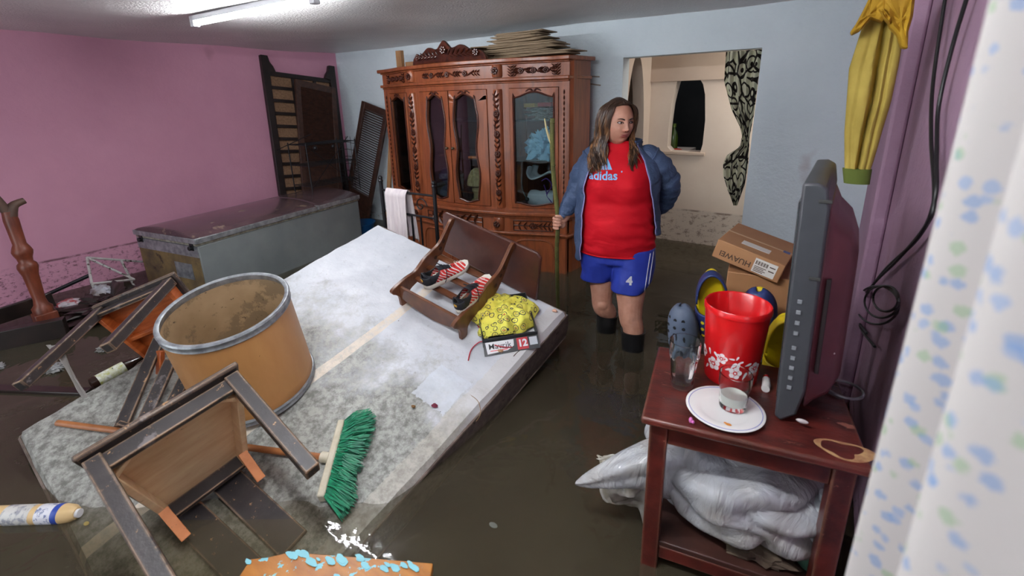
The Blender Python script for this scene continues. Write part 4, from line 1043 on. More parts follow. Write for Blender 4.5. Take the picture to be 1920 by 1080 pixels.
# ------------------------------------------------------------------ glasses and plate
def tumbler(name, label, base, r0, r1, h, facets=0):
    T = thing(name, label, 'glass', Matrix.Translation(base))
    g = NT('tumbler_glass') if 'tumbler_glass' not in MATS else None
    if g:
        g.base((.93, .98, .97, 1)); g.set(.02, 0, .5, Transmission_Weight=1.0, IOR=1.33); MATS['tumbler_glass'] = g.m
    n = 40
    def ring(r, z, f=0): return [((r-(f*.003 if j % 5 < 3 else 0))*math.cos(2*PI*j/n), (r-(f*.003 if j % 5 < 3 else 0))*math.sin(2*PI*j/n), z) for j in range(n)]
    m_ = MB(); f = facets
    rings = [ring(r0*.93, 0), ring(r0, .004), ring(r0+(r1-r0)*.3, h*.3, f), ring(r0+(r1-r0)*.62, h*.62, f), ring(r1, h*.7), ring(r1, h), ring(r1-.0022, h), ring(r1-.0022, h*.7), ring(r0-.003, .016), ring(.004, .012)]
    m_.loft(rings); obj('glass_body', m_, MATS['tumbler_glass'], T, local=True)
    return T
b = PZ(1278, 722, TZ); tumbler('empty_tumbler', 'tall empty faceted glass tumbler at the left corner of the table', (b.x, b.y, TZ), .033, .043, .148, 1)
PL = PZ(1358, 772, TZ)
pl = thing('plate', 'white dinner plate with a thin blue rim line holding the milk glass', 'plate', (PL.x, PL.y, TZ))
m_ = MB(); m_.lathe([(.001, .002), (.05, .002), (.055, .0), (.06, .003), (.096, .012), (.099, .0135), (.097, .0150), (.06, .007), (.055, .0055), (.001, .005)], 60, Matrix.Translation((PL.x, PL.y, TZ)), caps=False)
obj('dish', m_, mat('white_ceramic', (232, 230, 228), rough=.18, spec=.6), pl, ang=60)
m_ = MB(); m_.tube([(PL.x+.0915*math.cos(2*PI*i/48), PL.y+.0915*math.sin(2*PI*i/48), TZ+.0138) for i in range(49)], .0011, 5); obj('rim_line', m_, mat('blue_glaze', (130, 136, 196), rough=.3), pl, label='thin blue line round the rim')
m_ = MB(); m_.ell((PL.x+.02, PL.y-.062, TZ+.0098), (.008, .005, .0014)); m_.ell((PL.x+.012, PL.y-.058, TZ+.009), (.004, .003, .001)); 
solo('crumb', m_, mat('orange_stain', (206, 130, 50), rough=.5), 'small orange food stain on the front of the white plate', 'crumb', (PL.x+.02, PL.y-.062, TZ+.008))
b = PZ(1373, 762, TZ+.007); T = tumbler('milk_glass', 'glass with a little milk left in it standing on the plate', (b.x, b.y, TZ+.0065), .034, .041, .104)
m_ = MB(); m_.lathe([(.001, .0165), (.0305, .0165), (.0325, .040), (.032, .042), (.001, .041)], 36, Matrix.Translation((b.x, b.y, TZ+.0065)), caps=False); obj('milk', m_, mat('milk', (236, 232, 224), rough=.3), T)
b = PZ(1295, 790, TZ+.004)
m_ = MB(); m_.ell((b.x, b.y, TZ+.008), (.005, .007, .008)); m_.ell((b.x+.006, b.y-.002, TZ+.006), (.004, .004, .005)); solo('pink_gum', m_, mat('bubblegum_pink', (214, 120, 190), rough=.4), 'tiny pink lump on the table edge left of the plate', 'lump', (b.x, b.y, TZ))
a = PZ(1437, 722, TZ+.012)
T = thing('white_tube', 'small white tube with a red cap lying between the canister and the television', 'tube', a)
m_ = MB(); m_.tube([a+Vector((0, -.022, 0)), a+Vector((0, .0, .0)), a+Vector((-.004, .03, .001))], [.011, .0115, .010], 14); obj('body', m_, mat('tube_white', (220, 214, 212), rough=.3), T)
m_ = MB(); m_.tube([a+Vector((-.004, .03, .001)), a+Vector((-.006, .045, .001))], .008, 12); obj('cap', m_, m_red, T)
a = PZ(1583, 730, TZ+.006); a.z = TZ+.004
m_ = MB(); m_.tube([(a.x+.045*math.cos(2*PI*i/36), a.y+.045*math.sin(2*PI*i/36), a.z+.002) for i in range(37)], .004, 8); solo('metal_ring', m_, m_steel, 'thin metal ring lying on the table behind the television', 'ring', a)
# ------------------------------------------------------------------ stool of shoes and boxes behind the table
sb = (-.42, .12, 1.70, 2.16); SZ = .60
st = thing('crate', 'dark shadowed wooden crate behind the table carrying shoes and cardboard boxes', 'crate', ((sb[0]+sb[1])/2, (sb[2]+sb[3])/2, 0))
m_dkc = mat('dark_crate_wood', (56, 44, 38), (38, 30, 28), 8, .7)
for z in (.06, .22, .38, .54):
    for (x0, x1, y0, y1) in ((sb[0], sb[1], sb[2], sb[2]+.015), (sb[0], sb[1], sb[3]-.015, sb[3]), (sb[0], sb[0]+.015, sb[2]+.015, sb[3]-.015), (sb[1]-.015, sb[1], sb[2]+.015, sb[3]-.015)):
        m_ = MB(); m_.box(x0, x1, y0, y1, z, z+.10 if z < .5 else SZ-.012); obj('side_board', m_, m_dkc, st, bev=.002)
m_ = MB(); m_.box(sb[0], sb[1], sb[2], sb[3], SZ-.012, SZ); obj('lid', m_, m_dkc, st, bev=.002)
# cardboard boxes
m_box = mat('box_cardboard', (170, 124, 84), (154, 108, 72), 3, .65); 
m_ = MB(); m_.box(-.135, .135, -.13, .13, 0, .315)
B0 = solo('cardboard_box', m_, m_box, 'plain cardboard box under the printed one on the dark crate', 'box', Matrix.Translation((-.135, 2.0, SZ)) @ Matrix.Rotation(.1, 4, 'Z'), local=True, bev=.003)
q00, q10, q11 = PY(1337, 478, 1.86), PY(1466, 532, 1.86), None
bx_ = (PY(1466, 500, 1.84)-PY(1337, 448, 1.86)); bw = bx_.length; bx_.normalize()
byd = Vector((.05, .93, .0)); byd = (byd-bx_*byd.dot(bx_)).normalized(); bzd = bx_.cross(byd)
if bzd.z < 0: bzd = -bzd
org = PY(1334, 480, 1.86)
BM = frame(org, bx_, byd, bzd)
bx2 = thing('printed_cardboard_box', 'tilted brown cardboard box printed HUAWEI with white shipping labels', 'box', BM)
BWd, BD, BH2 = bw*.97, .30, .075
m_ = MB(); m_.box(0, BWd, 0, BD, 0, BH2); obj('carton', m_, m_box, bx2, local=True, bev=.003)
m_ink = mat('box_ink', (74, 52, 38), rough=.7); m_lab = mat('paper_label', (214, 210, 204), rough=.6)
tx = text_mb('HUAWEI', .030, .0006); m_ = MB(); m_.add(tx.v, tx.f, frame((BWd*.33, -.001, BH2*.38), (-1, 0, 0), (0, 0, -1), (0, -1, 0))); obj('lettering', m_, m_ink, bx2, local=True, recalc=False)
m_ = MB(); m_.box(BWd*.60, BWd*.92, -.0012, 0, .008, BH2-.012); lb_ = obj('shipping_label', m_, m_lab, bx2, local=True)
m_ = MB()
for i in range(14): x = BWd*(.62+.013*i); m_.box(x, x+.0012+.0014*(i % 3 == 0), -.0018, -.0012, .040, .055)
for i in range(4): m_.box(BWd*.62, BWd*(.76+.03*(i % 2)), -.0018, -.0012, .013+.006*i, .0155+.006*i)
m_.box(BWd*.82, BWd*.90, -.0018, -.0012, .03, .034); m_.box(BWd*.82, BWd*.90, -.0018, -.0012, .046, .050)
obj('barcode', m_, m_ink, lb_, local=True)
m_ = MB(); m_.box(BWd*.30, BWd*.72, .055, .10, BH2, BH2+.001); obj('address_label', m_, m_lab, bx2, local=True)
m_ = MB(); m_.box(BWd*.86, BWd*.96, .14, .165, BH2, BH2+.001); obj('blue_label', m_, mat('label_blue', (70, 80, 130), rough=.5), bx2, local=True)
m_ = MB(); m_.box(0, BWd, BD*.49, BD*.53, BH2, BH2+.0006); obj('packing_tape', m_, mat('tape', (186, 150, 104), rough=.3), bx2, local=True)
# clogs with holes
def clog(label, M_, mt, inner, dots, toe_up=0):
    T = thing('foam_clog', label, 'shoe', M_)
    m_ = MB()   # toe shell: x width, y length (toe +), z up
    def top(u, v):
        y = .01+.13*v; w_ = .052*math.sqrt(max(0, 1-(max(0, v-.35)/.66)**2.3)); a = PI*(u); h = .062*(1-.35*v)*math.sqrt(max(.0, 1-(max(0, v-.5)/.52)**2.2))+.012
        return (-w_*math.cos(a), y, .018+h*math.sin(a)**.7)
    m_.grid(top, 24, 18); obj('upper', m_, mt, T, local=True, solid=.005, recalc=False)
    m_ = MB(); o = []
    for i in range(40):
        a = 2*PI*i/40; o.append(((.050+.006*math.sin(a))*math.cos(a), .135*math.sin(a)))
    m_.prism(o, .024); obj('sole', m_, inner, T, local=True, bev=.008)
    m_ = MB()
    def heel(u, v):
        a = PI+PI*u; return (.050*math.cos(a), -.02+.112*math.sin(a), .02+.04*v+.0*u)
    m_.grid(heel, 24, 5); obj('heel_wall', m_, mt, T, local=True, solid=.006, recalc=False)
    for k in range(9):
        u, v = (.3+.2*(k % 3)), .25+.22*(k//3); p = Vector(top(u, v)); c = Vector((0, p.y, .02)); d_ = (p-c).normalized()
        m_ = MB(); m_.tube([p-d_*.001, p+d_*.0035], .0065, 10); obj('vent_hole', m_, dots, T, local=True)
m_navy = mat('navy_foam', (40, 56, 110), (34, 48, 96), 8, .5); m_yel = mat('yellow_foam', (226, 200, 20), (214, 186, 16), 8, .45); m_gry = mat('grey_foam', (92, 104, 124), (82, 94, 114), 8, .55); m_hole = mat('hole_dark', (22, 24, 30), rough=.8)
def orient(p, fwd, up):
    f = Vector(fwd).normalized(); u_ = Vector(up); u_ = (u_-f*u_.dot(f)).normalized(); return frame(p, f.cross(u_), f, u_)
clog('navy and yellow foam clog standing heel up behind the canister, its yellow inside showing', orient((-.285, 1.74, .83), (.05, .15, -1), (.25, -1, .1)) @ Matrix.Scale(1.05, 4), m_navy, m_yel, m_yel)
clog('navy foam clog with yellow-rimmed holes lying toe up behind the canister', orient((-.115, 1.78, .80), (-.1, -.35, 1), (-.1, -1, -.2)) @ Matrix.Scale(1.0, 4), m_navy, m_yel, m_yel)
clog('grey foam clog with round holes at the left, behind the empty tumbler', orient((-.345, 1.70, .70), (-.1, -.2, 1), (-.35, -1, 0)) @ Matrix.Scale(1.0, 4), m_gry, m_gry, m_hole)
clog('yellow foam clog standing on end between the canister and the television', orient((-.035, 1.66, .74), (.05, .1, -1), (.2, -1, 0)) @ Matrix.Scale(1.08, 4), m_yel, m_yel, m_hole)
# ------------------------------------------------------------------ under the table
t = NT('clear_plastic_bag'); v = t.coord(); c = t.mix(t.ramp(t.noise(v, 5, 4), .35, .7), rgb((214, 218, 226)), rgb((186, 180, 170)))
t.base(c); t.set(.16, 0, .7, Transmission_Weight=.3); t.bump(t.noise(t.coord(scale=(1, 1, .4)), 9, 5, .55, .8), .9, .04); m_bag = t.m
bg = thing('plastic_bag', 'large translucent white plastic bag bulging out under the table', 'bag', (-.15, 1.30, .318))
m_ = lump((-.10, 1.33, .46), (.27, .20, .155), 8, .16, 1.3, 96, 64, o_=2); obj('bag_body', m_, m_bag, bg)
m_ = MB(); tip = PZ(1080, 905, .40); cw = Vector((-.20, 1.33, .46)); rings = []
for i in range(26):
    q = i/25; c = tip.lerp(cw, q)+Vector((0, 0, .03*math.sin(PI*q))); r_ = .008+.15*q**.75; rings.append([])
    for j in range(56):
        a = 2*PI*j/56; k = 1+.10*math.sin(a*5+q*3)*min(1, q*3)+.10*fbm((math.cos(a)*1.5, math.sin(a)*1.5, q*3), 1, 3)
        rings[-1].append((c.x+.03*math.sin(a)*q, c.y+r_*.8*k*math.cos(a), c.z+r_*.80*k*math.sin(a)))
m_.loft(rings); obj('bag_neck', m_, m_bag, bg)
m_ = MB()
def rag(u, v): return (-.50+.18*u+.02*math.sin(v*9), 1.20+.05*math.sin(u*7+v*3), .42-.16*v*(.4+u)+.02*fbm((u*4, v*4, 1)))
m_.grid(rag, 24, 16); obj('torn_edge', m_, mat('torn_plastic', (206, 204, 198), (160, 150, 130), 14, .4), bg, solid=.003)
b = PY(1525, 1010, 1.25)
jg = thing('plastic_jug', 'pale plastic jug with a green base under the table beside the right leg', 'jug', (b.x+.01, 1.27, .318))
m_ = MB(); m_.lathe([(.001, .05), (.045, .05), (.047, .08), (.046, .17), (.035, .20), (.016, .215), (.016, .235), (.001, .235)], 28, Matrix.Translation((b.x+.01, 1.27, .318))); obj('body', m_, mat('jug_plastic', (190, 196, 200), rough=.3), jg)
m_ = MB(); m_.lathe([(.001, 0), (.044, 0), (.047, .01), (.0475, .05), (.001, .05)], 28, Matrix.Translation((b.x+.01, 1.27, .318))); obj('base', m_, mat('jug_green', (74, 110, 92), rough=.4), jg)
m_ = MB(); m_ = lump((-.02, 1.22, .333), (.10, .05, .02), 3, .4, 3, 30, 20); solo('rag', m_, mat('muddy_rag', (104, 90, 72), (76, 62, 50), 10, .9), 'muddy brown rag on the lower shelf of the table', 'rag', (-.02, 1.22, .318))
# ------------------------------------------------------------------ curtains, hanging garment, cables
t = NT('floral_cloth'); v = t.coord('UV')
def dots(scale, seed, th, sub):
    vo = t.n('ShaderNodeTexVoronoi'); mp_ = t.n('ShaderNodeMapping'); mp_.inputs['Location'].default_value = (seed, seed*1.7, 0); mp_.inputs['Scale'].default_value = (1, 1, 1)
    nz = t.n('ShaderNodeTexNoise'); nz.inputs['Scale'].default_value = sub; t.l(v, nz.inputs['Vector'])
    ad = t.n('ShaderNodeVectorMath', operation='MULTIPLY_ADD'); t.l(nz.outputs['Color'], ad.inputs[0]); ad.inputs[1].default_value = (.03, .03, 0); t.l(v, ad.inputs[2])
    t.l(ad.outputs[0], mp_.inputs[0]); t.l(mp_.outputs[0], vo.inputs['Vector']); vo.inputs['Scale'].default_value = scale
    return t.ramp(vo.outputs['Distance'], th, th*.7)
c = t.mix(t.math('MULTIPLY', dots(13, 1.3, .34, 60), .55), rgb((208, 202, 198)), rgb((110, 152, 206)))
c = t.mix(t.math('MULTIPLY', dots(10, 5.1, .26, 60), .5), c, rgb((142, 182, 130)))
c = t.mix(t.math('MULTIPLY', dots(9, 9.4, .22, 40), .5), c, rgb((120, 160, 212)))
t.base(c); t.set(.8, 0, .2)
tl = t.n('ShaderNodeBsdfTranslucent'); t.l(c, tl.inputs[0]); mxs = t.n('ShaderNodeMixShader'); mxs.inputs[0].default_value = .4
t.l(t.b.outputs[0], mxs.inputs[1]); t.l(tl.outputs[0], mxs.inputs[2]); t.l(mxs.outputs[0], t.out.inputs[0]); m_flor = t.m
cv = MB(); NU, NV = 130, 40
def fl(u, v):
    y = .62-.86*u; x = .105+.022*math.sin(u*34+.6)+.012*math.sin(u*71+v*2)+.03*u
    return (x, y+.006*math.sin(v*6+u*20), 2.03-1.75*v)
cv.grid(fl, NU, NV)
ct = solo('floral_curtain', cv, m_flor, 'white curtain with small blue and green flowers hanging close by on the right', 'curtain', (.12, .4, 2.03), recalc=False)
uvl = ct.data.uv_layers.new(name='UVMap')
for lp in ct.data.loops:
    i = lp.vertex_index; uu, vv = (i % NU)/(NU-1), (i//NU)/(NV-1); uvl.data[lp.index].uv = (uu*6.5, vv*7.5)
m_ = MB(); m_.tube([(.13, .70, 2.045), (.14, -.30, 2.045)], .008, 10); solo('curtain_rod', m_, m_steel, 'thin metal curtain rod above the floral curtain', 'rod', (.13, .2, 2.045))
# patterned curtain in the doorway
t = NT('scroll_print'); v = t.coord('UV')
vo = t.n('ShaderNodeTexVoronoi'); vo.inputs['Scale'].default_value = 9; t.l(v, vo.inputs['Vector'])
wv = t.math('SINE', t.math('MULTIPLY', vo.outputs['Distance'], 17))
vo2 = t.n('ShaderNodeTexVoronoi', feature='DISTANCE_TO_EDGE'); vo2.inputs['Scale'].default_value = 5; t.l(v, vo2.inputs['Vector'])
k = t.math('MAXIMUM', t.ramp(wv, .45, .7), t.ramp(vo2.outputs['Distance'], .045, .03))
k = t.math('MAXIMUM', k, t.ramp(vo.outputs['Distance'], .12, .09))
c = t.mix(k, rgb((206, 204, 178)), rgb((34, 28, 26))); t.base(c); t.set(.8, 0, .2); m_scr = t.m
cv = MB(); NU2, NV2 = 60, 80
edgeL = [(0, -.67), (.18, -.665), (.36, -.60), (.47, -.535), (.53, -.515), (.60, -.52), (.66, -.60), (.72, -.62), (.80, -.61), (.90, -.57), (1, -.52)]
edgeR = [(0, -.45), (.4, -.455), (.53, -.465), (.7, -.455), (.85, -.46), (1, -.495)]
def lerpt(tb_, x):
    for (a, b), (c_, d_) in zip(tb_, tb_[1:]):
        if x <= c_: return b+(d_-b)*(x-a)/(c_-a)
    return tb_[-1][1]
def sc(u, v):
    a, b = lerpt(edgeL, v), lerpt(edgeR, v); w_ = (b-a)/.22
    return (a+(b-a)*u, 3.67+.022*math.sin(u*26+v*1.5)*(.4+.6*w_)+.02*(1-w_), 1.85-1.07*v)
cv.grid(sc, NU2, NV2)
pc = solo('patterned_curtain', cv, m_scr, 'cream curtain with black scroll pattern tied back at the right of the doorway', 'curtain', (-.55, 3.67, 1.85), recalc=False)
uvl = pc.data.uv_layers.new(name='UVMap')
for lp in pc.data.loops:
    i = lp.vertex_index; uvl.data[lp.index].uv = ((i % NU2)/(NU2-1)*.42, (i//NU2)/(NV2-1)*1.07)
# bottle and things in the dark serving hatch
T = thing('green_bottle', 'dim green bottle standing in the dark arched hatch', 'bottle', (-1.20, 4.60, 1.072))
m_ = MB(); m_.lathe([(.001, 0), (.04, 0), (.042, .12), (.03, .17), (.014, .2), (.014, .23), (.001, .23)], 24, Matrix.Translation((-1.24, 4.63, 1.06))); obj('body', m_, mat('green_glass', (60, 80, 26), rough=.2), T)
m_ = MB(); m_.lathe([(.001, .0), (.017, 0), (.017, .03), (.001, .03)], 16, Matrix.Translation((-1.24, 4.63, 1.28))); obj('cap', m_, mat('lime_cap', (90, 110, 30), rough=.4), T)
m_ = MB(); m_.box(-1.33, -1.26, 4.56, 4.62, 1.06, 1.14); solo('carton', m_, mat('pinkish_carton', (160, 90, 90), rough=.5), 'small pinkish carton at the left of the dark arched hatch', 'carton', (-1.3, 4.6, 1.06), bev=.003)
m_ = MB(); m_.box(-1.33, -1.1, 4.56, 4.95, 1.03, 1.06); solo('kitchen_shelf', m_, m_beige2, 'narrow sill shelf inside the dark arched hatch', 'shelf', (-1.2, 4.7, 1.03))
m_ = MB(); m_.ell((-1.19, 4.585, 1.072), (.05, .02, .012)); solo('red_cloth', m_, mat('red_dishcloth', (180, 50, 30), rough=.8), 'small red cloth on the sill of the dark hatch', 'cloth', (-1.19, 4.58, 1.06))
# yellow garment on the right wall
m_yc = mat('yellow_garment', (190, 168, 80), (166, 144, 62), 5, .85, spots=((208, 196, 150), 30, .70), bump=.3, bscale=20)
GY = 1.95
gt, gb = PY(1652, 20, GY), PY(1606, 338, GY)
gm = thing('yellow_garment', 'faded yellow garment with a green cuff hanging on the right wall', 'garment', gt)
gl_ = [(0, 1628), (45, 1614), (115, 1592), (235, 1583), (300, 1583), (330, 1586)]; gr_ = [(0, 1697), (80, 1690), (115, 1684), (175, 1672), (235, 1654), (290, 1638), (330, 1624)]
m_ = MB(); rings = []
for i in range(50):
    y_ = 330*i/49; pl_, pr_ = PY(lerpt(gl_, y_), y_+12, GY), PY(lerpt(gr_, y_), y_+12, GY); hw = (pr_.x-pl_.x)/2; c_ = (pl_+pr_)/2; rg = []
    for j in range(90):
        a = 2*PI*j/90; d_ = hw*.55*abs(math.sin(a))**.8*math.copysign(1, math.sin(a))
        x = hw*math.cos(a)
        if d_ < 0: d_ += hw*(.75*math.exp(-((x/hw-.05-.12*math.sin(y_*.012))/.13)**2)+.10*math.exp(-((x/hw+.5-.1*math.sin(y_*.02))/.12)**2)+.16*math.exp(-((x/hw-.58)/.09)**2))*min(1, .3+y_/90)
        n_ = .16*hw*fbm((x*14, y_*.016, (1 if d_ > 0 else 0)), 1, 3)
        rg.append((c_.x+x, GY+d_+n_*.8, c_.z))
    rings.append(rg)
m_.loft(rings); obj('sleeve', m_, m_yc, gm)
m_ = MB(); c0, c1 = PY(1607, 316, GY), PY(1606, 344, GY)
m_.loft([[(c.x+r_*math.cos(2*PI*j/24), GY+r_*.6*math.sin(2*PI*j/24), c.z) for j in range(24)] for c, r_ in ((c0, .041), (c1, .036))]); obj('cuff', m_, mat('green_cuff', (96, 110, 44), rough=.9), gm)
ml = mat('golden_lining', (196, 156, 34), (168, 128, 26), 7, .8, bump=.3, bscale=18)
for o_, dd_, nm in (([(1640, -25), (1665, -25), (1668, 20), (1655, 42), (1632, 34), (1612, 58), (1596, 66), (1594, 60), (1604, 46), (1618, 20)], .075, 'collar_flap'), ([(1660, -25), (1718, -25), (1712, 30), (1703, 60), (1702, 92), (1690, 90), (1682, 66), (1668, 52), (1657, 20)], .085, 'hood_flap'), ([(1648, 18), (1656, 16), (1672, 36), (1668, 46), (1656, 34)], .10, 'drawstring_end')):
    pts = [PY(x, y, GY-dd_) for x, y in o_]; cc_ = sum(pts, Vector())/len(pts); m_ = MB()
    rs = resample([(p.x, p.z) for p in pts], 60); L8 = []
    for k, off in ((1, 0), (.96, -.012), (.7, -.020), (.4, -.014), (.1, -.018)):
        L8.append([(cc_.x+(p[0]-cc_.x)*k, cc_.y+off+.008*fbm((p[0]*30, p[1]*30, k), 1)*(k < .99), cc_.z+(p[1]-cc_.z)*k) for p in rs])
    m_.loft([[(p[0], p[1]+.03, p[2]) for p in L8[0]]]+L8); obj(nm, m_, ml, gm)
# cables
def wp(x, y): return PX(x, y, XR-.02)
m_cbl = mat('black_cable', (20, 20, 22), rough=.5)
ca1 = [wp(1775, -20), wp(1750, 150), wp(1746, 260), wp(1752, 370), wp(1735, 425), wp(1680, 490), wp(1640, 530), wp(1615, 565), wp(1612, 610), wp(1640, 650)]
ca2 = [wp(1818, -20), wp(1785, 90), wp(1760, 200), wp(1756, 290), wp(1753, 372), wp(1722, 445), wp(1660, 505), wp(1630, 545), wp(1606, 590), wp(1625, 625)]
for i, (c_, lb) in enumerate(((ca1, 'left of the two black cables running down the pink right wall'), (ca2, 'right of the two black cables running down the pink right wall'))):
    m_ = MB(); m_.tube(spline(c_, 8), .0045, 8); solo('cable', m_, m_cbl, lb, 'cable', c_[0], 'black cables on the right wall')
m_ = MB()
for k in range(3):
    cxp, cyp, rx_, ry_ = 1645+8*k, 572-6*k, 40-8*k, 36-6*k
    m_.tube([PX(cxp+rx_*math.cos(2*PI*i/30), cyp+ry_*math.sin(2*PI*i/30), XR-.03-.004*k) for i in range(31)], .0035, 6)
solo('cable_coil', m_, m_cbl, 'coiled black cable loops on the wall behind the television', 'cable', PX(1645, 572, XR-.03))
m_ = MB(); m_.tube([wp(1612, 600), wp(1650, 650)], .004, 6); m_.tube([wp(1650, 605), wp(1600, 655)], .004, 6)
# ------------------------------------------------------------------ the woman
PD_ = Vector((-.344, .939, 0)).normalized(); PR_ = Vector((PD_.y, -PD_.x, 0)); PO = Vector((-.8875, 2.405, 0))
PMx = frame(PO, PR_, PD_, Vector((0, 0, 1))); PMi = PMx.inverted()
def PQ(x, y, dep=0.):
    d = ray(x, y); q = PO+PD_*dep; t_ = (q-EYEV).dot(PD_)/d.dot(PD_); return PMi @ (EYEV+d*t_)
woman = thing('person', 'person in red shirt, open blue jacket and shorts standing in the water holding a stick', 'person', PMx)
t = NT('skin'); v = t.coord(); t.base(t.mix(t.ramp(t.noise(v, 20, 4), .3, .7), rgb((204, 152, 130)), rgb((184, 130, 108)))); t.set(.5, 0, .4, Subsurface_Weight=.08, Subsurface_Radius=(.02, .008, .004)); m_skin = t.m
def limb(mb, pts, n=20, sq=1):
    """tapering limb through (x, y, z, radius) with rounded ends"""
    P = spline([(p[0], p[1], p[2]) for p in pts], 6); R = [p[3] for p in pts]; k = len(P); rs = []
    for i in range(k):
        q = i/6; j = min(len(R)-2, int(q)); rs.append(R[j]+(R[j+1]-R[j])*sm(q-j))
    mb.tube(P, rs, n); mb.ell(P[0], rs[0]*.98, nu=n, nv=10); mb.ell(P[-1], rs[-1]*.98, nu=n, nv=10)
def se(rx, ry, a, e=2.3): c, s_ = math.cos(a), math.sin(a); return rx*math.copysign(abs(c)**(2/e), c), ry*math.copysign(abs(s_)**(2/e), s_)
def ringe(cx, cy, z, rx, ry, n=64, e=2.3):
    o = []
    for i in range(n): x, y = se(rx, ry, 2*PI*i/n, e); o.append((cx+x, cy+y, z))
    return o
bm_ = MB()
kn, kf_ = PQ(1180, 592, -.13), PQ(1130, 562, .02)
bt1, bt2 = PQ(1187, 620, -.16), PQ(1139, 586, .04)
legN = [(.075, -.02, .80, .10), (.062, -.05, .66, .092), (.058, -.085, .54, .080), (kn.x+.004, -.125, kn.z+.03, .066), (kn.x+.008, -.138, kn.z-.015, .062), (bt1.x, -.15, bt1.z+.01, .057), (.085, -.15, .24, .055), (.086, -.165, .10, .045)]
legF = [(-.115, .02, .80, .10), (-.112, .01, .68, .085), (-.105, 0, .58, .074), (kf_.x-.004, -.005, kf_.z+.02, .060), (kf_.x+.003, -.01, kf_.z-.03, .057), (bt2.x, .02, bt2.z+.01, .053), (-.078, .04, .24, .052), (-.076, .055, .10, .043)]
limb(bm_, legN); limb(bm_, legF)
# knee caps
bm_.ell((kn.x+.006, -.165, kn.z+.005), (.040, .035, .036)); bm_.ell((kf_.x-.0, -.045, kf_.z-.005), (.036, .032, .034))
bm_.loft([ringe(-.02, 0, .78, .16, .12), ringe(-.02, 0, .95, .17, .13), ringe(-.03, .0, 1.1, .17, .12), ringe(-.035, .0, 1.24, .165, .09), ringe(-.035, .01, 1.30, .10, .06), ringe(-.035, .01, 1.33, .055, .05)])
HC_ = PQ(1157, 229, -.03); HC_ = Vector((HC_.x, -.03, HC_.z))
limb(bm_, [(-.04, .02, 1.26, .058), (-.042, .01, 1.33, .052), (HC_.x-.003, -.0, HC_.z-.04, .05)])
# arm to the stick
HP = PQ(1046, 413, .0)
limb(bm_, [(-.18, .0, 1.26, .05), (-.235, .02, 1.15, .045), (-.268, .02, 1.06, .042), (-.298, .0, 1.0, .034), (HP.x+.045, .012, HP.z+.030, .026), (HP.x+.032, .014, HP.z+.008, .026)])
# other arm, bent behind the back
limb(bm_, [(.13, .02, 1.26, .05), (.20, .04, 1.18, .045), (.235, .08, 1.09, .042), (.21, .13, 1.0, .036), (.15, .165, .94, .028)])
limb(bm_, [(.14, .168, .935, .028), (.10, .185, .925, .030), (.07, .19, .92, .026)])
for k in range(4): bm_.tube([(.075, .19, .945-.017*k), (.045, .195, .943-.018*k), (.028, .19, .938-.018*k)], [.009, .009, .007], 8)
# gripping hand: palm behind, four fingers curled round the stick, thumb over the front
sx_, sy_ = HP.x, .0
bm_.ell((sx_+.022, .016, HP.z-.012), (.024, .017, .042))
for k, (r_, ln) in enumerate(((.0088, 1.0), (.0090, 1.06), (.0086, 1.0), (.0076, .86))):
    zz = HP.z+.014-.0185*k; pts = []
    for i in range(9):
        a = math.radians(60+ (262*ln)*i/8); rr_ = .0235-.002*i/8
        pts.append((sx_+rr_*math.cos(a)*1.05, sy_+rr_*math.sin(a), zz-.004*i/8))
    bm_.tube(pts, [r_*1.08, r_, r_*1.06, r_, r_, r_*1.04, r_*.97, r_*.92, r_*.8], 10); bm_.ell(pts[-1], r_*.8, nu=10, nv=7)
th = [(sx_+.036, .004, HP.z+.008), (sx_+.030, -.014, HP.z+.022), (sx_+.012, -.026, HP.z+.030), (sx_-.006, -.026, HP.z+.031)]
bm_.tube(spline(th, 4), [.012-.0003*i for i in range(13)], 10); bm_.ell(th[-1], .0082, nu=10, nv=7)
# head
HA = math.radians(34); HPt = math.radians(-6)
hf = Vector((math.sin(HA)*math.cos(HPt), -math.cos(HA)*math.cos(HPt), math.sin(HPt))); hr = Vector((math.cos(HA), math.sin(HA), 0)); hu = hr.cross(-hf)*-1
hu = hf.cross(hr)*-1 if hf.cross(hr).z < 0 else hf.cross(hr)
HM = frame(HC_, hr, hf, hu)     # x across, y forward, z up
feat = [(0, .012, .006, .009, .02), (0, -.008, .010, .0075, .014), (0, -.024, .020, .011, .011), (.013, -.028, .006, .007, .006), (-.013, -.028, .006, .007, .006),
        (.031, .010, -.0095, .015, .010), (-.031, .010, -.0095, .015, .010), (.031, .006, .0045, .010, .006), (-.031, .006, .0045, .010, .006), (.03, .029, .0045, .018, .006), (-.03, .029, .0045, .018, .006),
        (.042, -.020, .006, .018, .018), (-.042, -.020, .006, .018, .018), (0, -.051, .0075, .020, .0055), (0, -.060, .007, .016, .005), (0, -.0555, -.003, .02, .0022), (0, -.088, .009, .018, .014), (0, -.040, -.002, .006, .006), (0, -.071, -.004, .018, .005)]
def headp(u, v):
    a = 2*PI*u; b = PI*(v-.5)*.9995
    x, y, z = math.cos(a)*math.cos(b), math.sin(a)*math.cos(b), math.sin(b)
    t_ = max(0, -z); X = .081*x*(1-.20*t_**2.0); Y = (.094 if y < 0 else .090)*y*(1-.10*t_**2)+.006*t_; Z = .116*z
    if y < 0: Y *= (1-.25*t_)
    if y > .1:
        for (fx_, fz_, am, s1, s2) in feat: Y += am*math.exp(-((X-fx_)/s1)**2-((Z-fz_)/s2)**2)*min(1, y*2.2)
    return (X, Y, Z)
hm = MB(); hm.grid(headp, 110, 90, cu=True)
n0 = 110; hm.f.append(tuple(reversed(range(n0)))); hm.f.append(tuple(range(89*n0, 90*n0)))
